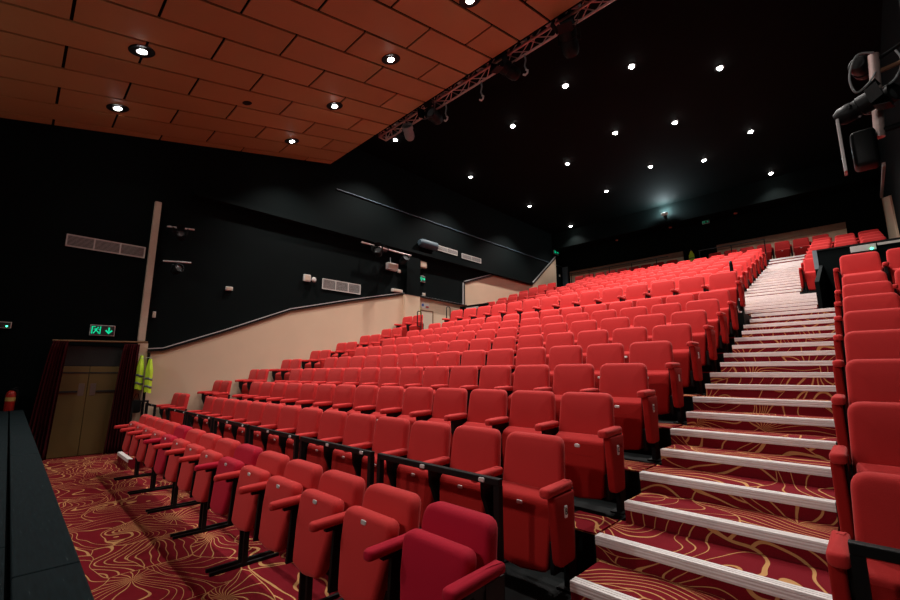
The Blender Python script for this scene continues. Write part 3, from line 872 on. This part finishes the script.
spotlight((-7.1, TY, tz(-7.1) - 0.15), 0.2, 1.6, 'black spotlight under the truss, second from its far end', G, 1.25, True, 0.1)
spotlight((-4.75, TY, tz(-4.9) - 0.15), -0.3, 1.3, 'black spotlight under the middle of the steel truss', G, 1.2, True, 0.1)
spotlight((-3.35, TY, tz(-3.35) - 0.15), 0.3, 1.0, 'black spotlight hanging at the near end of the truss by the top edge', G, 1.35, True, 0.2)
for i, (x, l) in enumerate(((-6.75, 'far'), (-5.6, 'middle'), (-4.4, 'near'))):
    t = thing('hook_clamp', 'empty grey hook clamp dangling under the truss, the %s one' % l, 'clamp', (x, TY + 0.06, tz(x) - 0.15), 0, 'hook clamps under the truss')
    obj('strap', tube(bmesh.new(), [(0, 0, 0), (0.02, 0, -0.12), (-0.01, 0, -0.24), (0.02, 0.01, -0.34)], 0.018, 6), M['cable'], t, True)
    obj('hook', tube(bmesh.new(), [(0.02, 0.01, -0.34), (0.06, 0, -0.38), (0.05, 0, -0.44), (0, 0, -0.46), (-0.05, 0, -0.42)], 0.022, 6), M['alu'], t, True)

# ------------------------------------------------------------------ vents, signs and boxes on the black wall
def vent(y0, y1, z0, z1, label, cells=3, x=WX):
    t = thing('air_vent', label, 'vent', (x, (y0 + y1) / 2, (z0 + z1) / 2), 0, 'white air vents on the black side wall')
    hy, hz = (y1 - y0) / 2, (z1 - z0) / 2
    obj('backing', B(0.0, 0.008, -hy + 0.01, hy - 0.01, -hz + 0.01, hz - 0.01), M['vent_dark'], t)
    bm = bmesh.new(); f = 0.022
    box(bm, 0.008, 0.03, -hy, hy, hz - f, hz); box(bm, 0.008, 0.03, -hy, hy, -hz, -hz + f)
    for i in range(cells + 1):
        yc = -hy + f / 2 + (2 * hy - f) * i / cells
        box(bm, 0.008, 0.03, yc - f / 2, yc + f / 2, -hz + f, hz - f)
    obj('frame', bm, M['white'], t)
    bm = bmesh.new(); n_ = max(5, int((2 * hz - 2 * f) / 0.026))
    for i in range(n_):
        zz = -hz + f + (2 * hz - 2 * f) * (i + 0.5) / n_
        box(bm, 0.008, 0.026, -hy + f, hy - f, zz - 0.0045, zz + 0.0045)
    obj('slats', bm, M['vent'], t)
vent(0.47, 1.80, 4.145, 4.40, 'long three-part white vent high on the black wall, left of the pipe chase')
vent(6.18, 7.52, 4.08, 4.40, 'three-part white vent low on the black wall above the cream slope')
vent(10.87, 12.06, 6.28, 6.49, 'white two-part vent high on the wall, nearer of two side by side', 2, WX)
vent(12.32, 13.54, 6.24, 6.45, 'white two-part vent high on the wall, farther of two side by side', 2, WX)

def exit_sign(y0, y1, z0, z1, label, x=WX, lit='green', arrow='down', rz=None, loc=None, scale=1.0):
    t = thing('exit_sign', label, 'sign', loc or (x, (y0 + y1) / 2, (z0 + z1) / 2), rz or 0, 'green exit signs')
    hy, hz = (y1 - y0) / 2, (z1 - z0) / 2
    obj('case', bevel(B(0.002, 0.05, -hy, hy, -hz, hz), 0.006), M['alu'], t)
    face = obj('face', B(0.05, 0.054, -hy + 0.014, hy - 0.014, -hz + 0.014, hz - 0.014), M['dark_print'], t)
    if arrow == 'none': return t
    # running figure in a doorway, then the arrow
    bm = bmesh.new(); s = hz * 0.72; c = -hy * 0.5
    X = 0.055
    def quad(pts):
        vs = [bm.verts.new((X, c + p[0] * s, p[1] * s)) for p in pts]; v2 = [bm.verts.new((X + 0.002, c + p[0] * s, p[1] * s)) for p in pts]
        m_ = len(vs)
        for k in range(m_): bm.faces.new((vs[k], vs[(k + 1) % m_], v2[(k + 1) % m_], v2[k]))
        bm.faces.new(v2); bm.faces.new(vs[::-1])
    quad([(-1.0, -1.0), (-0.75, -1.0), (-0.75, 1.0), (-1.0, 1.0)]); quad([(-0.75, 0.78), (-0.2, 0.78), (-0.2, 1.0), (-0.75, 1.0)])
    quad([(0.15, 0.55), (0.42, 0.55), (0.42, 0.85), (0.15, 0.85)])
    quad([(-0.15, 0.45), (0.25, 0.45), (0.1, -0.2), (-0.25, -0.1)])
    quad([(-0.25, -0.05), (-0.05, -0.2), (-0.45, -0.95), (-0.65, -0.8)]); quad([(-0.05, -0.2), (0.15, -0.1), (0.55, -0.45), (0.4, -0.6)])
    quad([(0.4, -0.45), (0.55, -0.45), (0.55, -0.95), (0.4, -0.95)])
    quad([(0.2, 0.4), (0.3, 0.25), (0.75, 0.1), (0.75, 0.25)]); quad([(-0.15, 0.4), (-0.1, 0.25), (-0.55, 0.1), (-0.6, 0.25)])
    quad([(0.7, -1.0), (0.9, -1.0), (0.9, 1.0), (0.7, 1.0)])
    obj('running_figure', bm, M[lit], t)
    bm = bmesh.new(); c = hy * 0.5
    if arrow == 'down':
        quad([(-0.17, 0.85), (0.17, 0.85), (0.17, -0.2), (-0.17, -0.2)]); quad([(0, -0.9), (0.8, -0.05), (0.55, 0.2), (0, -0.35), (-0.55, 0.2), (-0.8, -0.05)])
    else:
        quad([(-0.8, -0.17), (0.2, -0.17), (0.2, 0.17), (-0.8, 0.17)]); quad([(0.9, 0), (0.1, 0.8), (0.1, 0.3), (0.2, 0), (0.1, -0.3), (0.1, -0.8)])
    obj('arrow', bm, M[lit], t)
    return t
exit_sign(1.04, 1.45, 2.37, 2.59, 'green exit sign with running figure and down arrow above the curtained doors')
t = exit_sign(-0.26, -0.08, 2.42, 2.54, 'grey exit light with a green lamp cut by the left edge', arrow='none')
obj('green_lamp', lathe(bmesh.new(), [(0, 0), (0.014, 0), (0.01, 0.012), (0, 0.015)], 10, Matrix.Translation((0.054, 0.03, -0.02)) @ Matrix.Rotation(PI / 2, 4, 'Y')), M['green_led'], t)
exit_sign(9.97, 10.29, 4.90, 5.13, 'green exit sign above the small cream wall door', arrow='right')
exit_sign(19.6, 20.1, 7.93, 8.16, 'small green exit sign high in the far corner above the cream slope', x=WX, arrow='right')
t = exit_sign(-0.14, 0.14, -0.07, 0.07, 'tiny dim green exit sign under the black bulkhead above the back doorway', lit='green_dim', loc=(-4.24, 20.2, 8.03), rz=-PI / 2)
obj('hanger', B(0.01, 0.03, -0.01, 0.01, 0.07, 0.089), M['black_metal'], t)

def wallbox(name, label, cat, y0, y1, z0, z1, d=0.06, mat='white', x=WX, extra=None):
    t = thing(name, label, cat, (x, (y0 + y1) / 2, (z0 + z1) / 2))
    hy, hz = (y1 - y0) / 2, (z1 - z0) / 2
    obj('case', bevel(B(0.001, d, -hy, hy, -hz, hz), min(0.012, d / 4)), M[mat], t)
    obj('cover', bevel(B(d, d + 0.008, -hy * 0.75, hy * 0.75, -hz * 0.75, hz * 0.75), 0.003), M['cream_trim'], t)
    return t
wallbox('junction_box', 'small cream junction box alone on the black wall', 'box', 3.53, 3.70, 3.66, 3.76)
wallbox('wall_switch', 'tiny white box beside the pipe chase', 'switch', 2.08, 2.14, 2.83, 2.97, 0.03)
t = wallbox('alarm_sounder', 'white wall sounder left of the low vent', 'alarm', 5.57, 5.78, 4.22, 4.42, 0.08)
obj('horn', lathe(bmesh.new(), [(0, 0), (0.05, 0), (0.075, 0.05), (0.05, 0.09), (0, 0.10)], 16, Matrix.Translation((0.05, 0.19, -0.03)) @ Matrix.Rotation(PI / 2, 4, 'Y')), M['white'], t, True)
t = wallbox('floodlight_box', 'white box light hanging under the lighting bar', 'light', 8.50, 8.93, 5.08, 5.32, 0.16)
obj('arm', tube(bmesh.new(), [(0.06, -0.05, 0.12), (0.08, -0.08, 0.32)], 0.016, 6), M['cable'], t)
wallbox('round_sensor', 'small round grey sensor right of the white box light', 'sensor', 9.02, 9.14, 5.06, 5.18, 0.05, 'vent')
wallbox('speaker_box', 'pinkish white box on the wall above an exit sign', 'box', 9.98, 10.30, 5.42, 5.66, 0.12, 'cream_trim')
wallbox('wall_switch', 'tiny white switch box below the exit sign on the black wall', 'switch', 10.17, 10.32, 4.40, 4.50, 0.04)
wallbox('white_ledge_box', 'pale box set on the cream wall top left of the column', 'box', 8.75, 9.20, 4.36, 4.46, 0.10)
t = thing('air_duct', 'round dark grey duct end high on the wall left of the two vents', 'duct', (WX + 0.155, 10.3, 6.33))
obj('duct_body', lathe(bmesh.new(), [(0.0, -0.45), (0.10, -0.42), (0.16, -0.3), (0.16, 0.42), (0.0, 0.42)], 18, Matrix.Rotation(-PI / 2, 4, 'X')), M['grey_blue'], t, True)

# lighting bar on the wall with lanterns
t = thing('lighting_bar', 'silver horizontal lighting bar on brackets beside the column', 'bar', (WX + 0.32, 8.35, 5.71))
obj('bar', tube(bmesh.new(), [(0, -1.05, 0), (0, 1.0, -0.04)], 0.026, 10), M['steel'], t, True)
for yy in (-0.85, 0.0, 0.8): obj('bracket', B(-0.319, 0.0, yy - 0.015, yy + 0.015, -0.03, 0.0), M['black_metal'], t)
G2 = 'spotlights on the side wall bar'
spotlight((WX + 0.18, 8.30, 5.86), 1.2, 1.9, 'black lantern hung above the wall lighting bar', G2, 0.9, False, 0.1)
spotlight((WX + 0.32, 7.95, 5.67), 0.8, 1.3, 'black lantern under the wall bar, left of the white box light', G2, 1.0, True, 0.1)
spotlight((WX + 0.32, 9.05, 5.63), 1.4, 1.2, 'black lantern under the wall bar next to the column', G2, 1.0, False, 0.1)

# two short boom arms with lanterns beside the pipe chase
for i, (z, zz, lab) in enumerate(((4.93, 4.52, 'upper'), (4.12, 3.80, 'lower'))):
    t = thing('boom_arm', '%s short silver lighting arm right of the pipe chase' % lab, 'bar', (WX + 0.30, 2.25, z))
    obj('arm', tube(bmesh.new(), [(0, -0.15, -0.03), (0, 0.40, 0.03)], 0.020, 8), M['alu'], t, True)
    obj('bracket', B(-0.299, 0.0, -0.15, -0.12, -0.05, -0.02), M['black_metal'], t)
    spotlight((WX + 0.30, 2.38, z - 0.02), 1.3 + 0.5 * i, 1.35, '%s black lantern beside the cream pipe chase' % lab, 'lanterns beside the pipe chase', 0.8, i == 0, 0.14)
    for yy in (-0.0,):
        pass

# ------------------------------------------------------------------ curtained doors at the lower left
d = bpy.data.objects.new('door_1', None); COL.objects.link(d); d.location = (WX, 1.13, 0); d['kind'] = 'structure'
for s, y0, y1 in ((-1, -0.51, -0.004), (1, 0.004, 0.51)):
    lf = obj('door_leaf', bevel(B(0.004, 0.044, y0, y1, 0.01, 1.74), 0.004), M['ochre'], d)
    obj('push_plate', bevel(B(0.044, 0.050, s * 0.09 - 0.045, s * 0.09 + 0.045, 1.16, 1.40), 0.002), M['push'], lf)
    obj('shadow_line', B(0.044, 0.052, y0, y1, 1.60, 1.625), M['ochre_shade'], lf)  # thin shadow across the leaf, put in as dark colour
    obj('shadow_band', B(0.044, 0.070, y0 + (0.0 if s < 0 else 0.14), y1 - (0.14 if s < 0 else 0.0), 1.225, 1.26), M['ochre_shade'], lf)  # shadow band across the leaf, modelled as a dark strip
obj('shaded_transom', B(0.004, 0.03, -0.51, 0.51, 1.75, 2.15), M['ochre_shade'], d)  # top part coloured dark for the shade above the leaves
obj('door_frame', extrude_poly([(-0.56, 0), (-0.56, 2.2), (0.56, 2.2), (0.56, 0), (0.515, 0), (0.515, 2.155), (-0.515, 2.155), (-0.515, 0)], lambda u, v: Vector((0.002, u, v)), lambda u, v: Vector((0.06, u, v))), M['black_wall'], d)
tag(obj('curtain_rail', tube(bmesh.new(), [(WX + 0.20, 0.50, 2.225), (WX + 0.20, 2.02, 2.265)], 0.018, 8), M['brass_rail'], None, True), 'thin brass curtain rail above the ochre doors', 'rail')
def curtain(y0, y1, ytop0, ytop1, label, nf=7):
    bm = bmesh.new(); nu, nv = nf * 8, 14; grid = []
    for j in range(nv + 1):
        v = j / nv; z = 2.20 * (1 - v) + 0.015
        k = v ** 0.7
        a = ytop0 + (y0 - ytop0) * k; b_ = ytop1 + (y1 - ytop1) * k
        row = []
        for i in range(nu + 1):
            u = i / nu
            x = WX + 0.20 + (0.035 + 0.015 * v) * math.sin(u * nf * 2 * PI + 0.6 * math.sin(v * 3)) + 0.01 * math.sin(u * 31)
            row.append(bm.verts.new((x, a + (b_ - a) * u + 0.01 * math.cos(u * nf * 4 * PI), z)))
        grid.append(row)
    for j in range(nv):
        for i in range(nu):
            bm.faces.new((grid[j][i], grid[j][i + 1], grid[j + 1][i + 1], grid[j + 1][i]))
    o = obj('curtain', bm, M['curtain'], None, True)
    md = o.modifiers.new('thickness', 'SOLIDIFY'); md.thickness = 0.006
    tag(o, label, 'curtain', 'maroon curtains beside the doors')
curtain(0.32, 0.66, 0.52, 0.74, 'dark maroon curtain left of the ochre doors', 6)
curtain(1.50, 1.86, 1.62, 1.88, 'maroon curtain right of the ochre doors by the cream wall', 7)

# hi-vis vests hanging between curtain and cream wall
def vest(loc, rz, label, s=1.0):
    t = thing('hi_vis_vest', label, 'vest', loc, rz, 'yellow hi-vis vests')
    nu, nv = 20, 12; bm = bmesh.new(); G_ = []
    for j in range(nv + 1):
        v = j / nv; z = -0.78 * v * s
        wd = (0.05 + 0.10 * min(1, v * 3.0)) * s * (1 + 0.12 * v); dp = (0.03 + 0.035 * min(1, v * 3)) * s
        G_.append([bm.verts.new((dp * math.sin(2 * PI * i / nu) * (1 + 0.25 * math.sin(6 * PI * i / nu + v * 2)), wd * math.cos(2 * PI * i / nu), z + 0.015 * math.sin(4 * PI * i / nu))) for i in range(nu)])
    for j in range(nv):
        for i in range(nu): bm.faces.new((G_[j][i], G_[j][(i + 1) % nu], G_[j + 1][(i + 1) % nu], G_[j + 1][i]))
    bm.faces.new(G_[0]); 
    obj('vest_body', bm, M['hi_vis'], t, True)
    for z in (-0.44, -0.62):
        bm = bmesh.new(); rr = []
        for dz in (0.0, -0.05):
            v = -(z + dz) / 0.78
            wd = (0.15) * s * (1 + 0.12 * v) + 0.004; dp = 0.065 * s + 0.006
            rr.append([bm.verts.new((dp * math.sin(2 * PI * i / nu) * (1 + 0.25 * math.sin(6 * PI * i / nu + v * 2)), wd * math.cos(2 * PI * i / nu), (z + dz) * s + 0.015 * math.sin(4 * PI * i / nu))) for i in range(nu)])
        for i in range(nu): bm.faces.new((rr[0][i], rr[0][(i + 1) % nu], rr[1][(i + 1) % nu], rr[1][i]))
        o = obj('reflective_band', bm, M['hi_band'], t, True)
        o.modifiers.new('thickness', 'SOLIDIFY').thickness = 0.003
    obj('hanger_hook', tube(bmesh.new(), [(-0.07, 0, 0.03), (0, 0, 0.05), (0, 0, -0.02)], 0.006, 6), M['alu'], t)
    obj('loop', tube(bmesh.new(), [(-0.20 * s, 0, 0.02), (-0.07, 0, 0.03)], 0.005, 6), M['alu'], t)
vest((WX + 0.17, 1.955, 1.97), 1.35, 'yellow hi-vis vest with grey bands beside the maroon curtain', 0.9)
vest((WX + 0.26, 2.10, 1.90), 1.5, 'narrower hi-vis vest hanging right against the cream wall corner', 0.9)
t = thing('hanging_bag', 'black bag hanging under the yellow vest', 'bag', (WX + 0.16, 1.95, 0.9))
obj('bag_body', bevel(B(-0.06, 0.06, -0.09, 0.09, -0.12, 0.14), 0.03, 3), M['black_metal'], t, True)
obj('strap', tube(bmesh.new(), [(0, -0.06, 0.13), (0, -0.02, 0.27), (0, 0.02, 0.27), (0, 0.06, 0.13)], 0.008, 6), M['black_metal'], t)

# fire extinguisher on the far end of the stage
t = thing('fire_extinguisher', 'red fire extinguisher standing at the far end of the black stage', 'extinguisher', (WX + 0.14, 0.07, 0.934))
t.scale = (0.85, 0.85, 0.85)
obj('cylinder', lathe(bmesh.new(), [(0, 0), (0.075, 0), (0.08, 0.02), (0.08, 0.34), (0.065, 0.39), (0.028, 0.42), (0, 0.42)], 20), M['red_paint'], t, True)
obj('label_band', lathe(bmesh.new(), [(0.079, 0.20), (0.0815, 0.20), (0.0815, 0.28), (0.079, 0.28)], 20), M['yellow_label'], t, True)
obj('valve', bevel(B(-0.02, 0.02, -0.02, 0.02, 0.42, 0.46), 0.005), M['black_metal'], t)
obj('handle', tube(bmesh.new(), [(0, 0.0, 0.45), (0, 0.05, 0.48), (0, 0.09, 0.475)], 0.01, 6), M['black_metal'], t)
obj('hose', tube(bmesh.new(), [(0.0, 0.02, 0.44), (0.02, 0.09, 0.43), (0.03, 0.105, 0.3), (0.02, 0.10, 0.12)], 0.011, 6), M['black_metal'], t, True)

# door in the cream wall by the cross aisle, with its small signs
d = bpy.data.objects.new('door_2', None); COL.objects.link(d); d.location = (WX + 0.04, 10.47, 1.8); d['kind'] = 'structure'
obj('door_frame', extrude_poly([(-0.42, 0), (-0.42, 2.07), (0.23, 2.07), (0.23, 0), (0.19, 0), (0.19, 2.03), (-0.38, 2.03), (-0.38, 0)], lambda u, v: Vector((0.001, u, v)), lambda u, v: Vector((0.03, u, v))), M['brown_wood_and_shade'], d)
obj('door_leaf', B(0.001, 0.02, -0.378, 0.188, 0.005, 2.028), M['cream_trim'], d)
obj('door_handle', tube(bmesh.new(), [(0.02, 0.12, 1.0), (0.06, 0.12, 1.0), (0.06, 0.02, 1.0)], 0.01, 6), M['black_metal'], d)
t = thing('safety_sign', 'small white notice with blue and red marks above the cream wall door', 'sign', (WX + 0.041, 10.22, 4.03))
obj('board', B(0, 0.006, -0.10, 0.28, -0.09, 0.10), M['white'], t)
obj('blue_disc', lathe(bmesh.new(), [(0, 0), (0.055, 0), (0.055, 0.004), (0, 0.004)], 16, Matrix.Translation((0.006, -0.03, 0.02)) @ Matrix.Rotation(PI / 2, 4, 'Y')), M['blue_sign'], t)
obj('red_patch', pad(rounded([(0.11, -0.07), (0.26, -0.07), (0.26, 0.0), (0.11, 0.0)], 0.02, 3), 0.006, 0.002, lambda u, v, w_: Vector((0.009 + w_, u, v)), 2), M['red_sign'], t)
tag(obj('yellow_strip_light', bevel(B(WX + 0.045, WX + 0.075, 9.99, 10.04, 3.3, 3.95), 0.004), M['hi_vis']), 'thin yellow strip beside the cream wall door', 'strip')

# dark doorway in the back wall, with a hanging yellow vest, and the far corner door
vest((-4.96, 20.36, 6.92), PI / 2, 'tiny yellow hi-vis vest in the dark doorway behind the last row', 0.7)
tag(obj('corner_door', bevel(B(-11.30, -10.98, 20.38, 20.44, 5.63, 7.30), 0.004), M['grey_blue']), 'narrow grey-blue door in the dark far corner', 'door')
wallbox('wall_switch', 'tiny white speck of a switch in the dark far corner', 'switch', 20.10, 20.2, 6.75, 6.87, 0.03)

# bulkhead floodlight
t = thing('bulkhead_floodlight', 'small white floodlight on the black bulkhead above the back rows', 'light', (-5.6, 19.30, 8.52))
obj('head', bevel(B(-0.13, 0.13, -0.06, 0.06, -0.05, 0.07), 0.015), M['white'], t)
obj('bracket', B(-0.02, 0.02, -0.02, 0.199, -0.03, 0.0), M['black_metal'], t)
obj('cable_box', bevel(B(-0.04, 0.08, 0.0, 0.08, -0.22, -0.06), 0.01), M['black_metal'], t)
ld = bpy.data.lights.new('flood_lamp', 'POINT'); ld.energy = 150; ld.color = (0.75, 0.95, 1.0); ld.shadow_soft_size = 0.05
lo = bpy.data.objects.new('lamp', ld); COL.objects.link(lo); lo.parent = t; lo.location = (0, -0.02, 0.14)
for i, (x, y, l) in enumerate(((-8.14, 20.3, 'left'), (-5.62, 20.16, 'middle'), (-3.13, 20.2, 'right'))):
    t = thing('smoke_detector', 'tiny reddish smoke detector under the black bulkhead, the %s one' % l, 'detector', (x, y - 0.1, 8.12), 0, 'smoke detectors under the bulkhead')
    obj('body', lathe(bmesh.new(), [(0.0, -0.05), (0.05, -0.045), (0.07, -0.02), (0.07, -0.001), (0, -0.001)], 16), M['red_dot'], t, True)

# ------------------------------------------------------------------ lighting boom at the top right
t = thing('lighting_boom', 'brown steel pipe stand with side arm at the upper right edge', 'pipe', (0.32, 4.6, 3.5))
obj('pipe', tube(bmesh.new(), [(-0.03, 0, -0.05), (0.02, 0, 0.66)], 0.034, 12), M['steel'], t, True)
obj('side_arm', tube(bmesh.new(), [(0.02, 0, 0.50), (0.78, 0.0, 0.60)], 0.018, 8), M['brown_wood_and_shade'], t, True)
obj('top_arm', tube(bmesh.new(), [(0.02, 0, 0.60), (0.779, 0.02, 0.95)], 0.015, 8), M['black_metal'], t, True)
obj('lower_arm', tube(bmesh.new(), [(-0.03, 0, 0.0), (0.779, 0.0, 0.05)], 0.024, 8), M['black_metal'], t, True)
G3 = 'black lanterns on the right lighting boom'
spotlight((0.33, 4.62, 3.84), 0.9, 1.5, 'black lantern at the right edge, upper of two on the pipe', G3, 0.62, False, 0.06)
spotlight((0.17, 4.45, 3.74), 1.3, 1.35, 'black lantern at the right edge, lower left one with shutters', G3, 0.62, True, 0.05)
spotlight((0.27, 4.75, 4.22), 2.9, 1.5, 'round black lantern behind the top of the right pipe', G3, 0.6, False, 0.02)
tag(obj('barn_door', bevel(B(0.055, 0.075, 4.40, 4.52, 3.17, 3.62), 0.004), M['alu']), 'thin silver lantern shutter hanging at the upper right', 'shutter')
tag(obj('lantern_snoot', bevel(B(0.12, 0.27, 4.50, 4.68, 3.22, 3.52), 0.03, 3), M['black_metal'], None, True), 'large black lantern body hanging under the boom', 'lantern')
def wire(pts, label):
    cr = []
    P = [Vector(p) for p in pts]
    for i in range(len(P) - 1):
        p0 = P[max(i - 1, 0)]; p1 = P[i]; p2 = P[i + 1]; p3 = P[min(i + 2, len(P) - 1)]
        for k in range(6):
            s = k / 6
            cr.append(0.5 * ((2 * p1) + (-p0 + p2) * s + (2 * p0 - 5 * p1 + 4 * p2 - p3) * s * s + (-p0 + 3 * p1 - 3 * p2 + p3) * s ** 3))
    cr.append(P[-1])
    tag(obj('cable', tube(bmesh.new(), cr, 0.008, 6), M['cable'], None, True), label, 'cable', 'loose cables on the right boom')
wire([(0.34, 4.55, 4.15), (0.24, 4.52, 4.16), (0.18, 4.52, 4.0), (0.2, 4.52, 3.85), (0.28, 4.54, 3.9), (0.33, 4.55, 3.98)], 'pale cable looping left of the right pipe')
wire([(0.24, 4.50, 3.72), (0.32, 4.52, 3.80), (0.42, 4.54, 3.86), (0.48, 4.56, 4.0), (0.46, 4.58, 4.12)], 'grey cable curving right of the right pipe')
wire([(0.20, 4.45, 3.60), (0.15, 4.44, 3.66), (0.20, 4.45, 3.74), (0.30, 4.5, 3.80), (0.28, 4.5, 3.70)], 'short cable knotted around the lanterns at the right')
tag(obj('drape_pole', tube(bmesh.new(), [(0.505, 4.3, 3.05), (0.555, 4.3, 5.6)], 0.035, 8), M['black_wall'], None, True), 'dark grey pole at the right edge of the view', 'pole')

# ------------------------------------------------------------------ work lights over the stage (behind the camera)
t = thing('stage_bar', 'steel lighting bar over the stage carrying the work floodlights', 'bar', (0, -3.3, 4.6))
obj('bar', tube(bmesh.new(), [(WX + 0.001, 0, 0), (RX - 0.001, 0, 0)], 0.025, 8), M['steel'], t, True)
for i, (x, l) in enumerate(((-8.6, 'far'), (-5.2, 'middle'), (-1.6, 'near'))):
    t = thing('work_floodlight', 'white work floodlight on the stage bar, the %s one' % l, 'light', (x, -3.3, 4.573), 0, 'work floodlights over the stage')
    Mx = Matrix.Translation((0, 0.0, -0.20)) @ Matrix.Rotation(math.radians(12), 4, 'X')
    obj('housing', box(bmesh.new(), -0.16, 0.16, -0.10, 0.02, -0.11, 0.11, Mx), M['black_metal'], t)
    obj('glass', box(bmesh.new(), -0.14, 0.14, 0.021, 0.026, -0.09, 0.09, Mx), M['bulb'], t)
    obj('bracket', B(-0.02, 0.02, -0.06, -0.03, -0.12, 0.0), M['black_metal'], t)
    ld = bpy.data.lights.new('work_lamp', 'SPOT'); ld.energy = P_WORK; ld.color = LAMP_COL
    ld.spot_size = math.radians(105); ld.spot_blend = 0.9; ld.shadow_soft_size = 0.12
    lo = bpy.data.objects.new('lamp', ld); COL.objects.link(lo); lo.parent = t; lo.location = (0, 0.08, -0.22)
    lo.rotation_euler = (math.radians(90 - 22), 0, math.radians((-8, 0, 14)[i]))
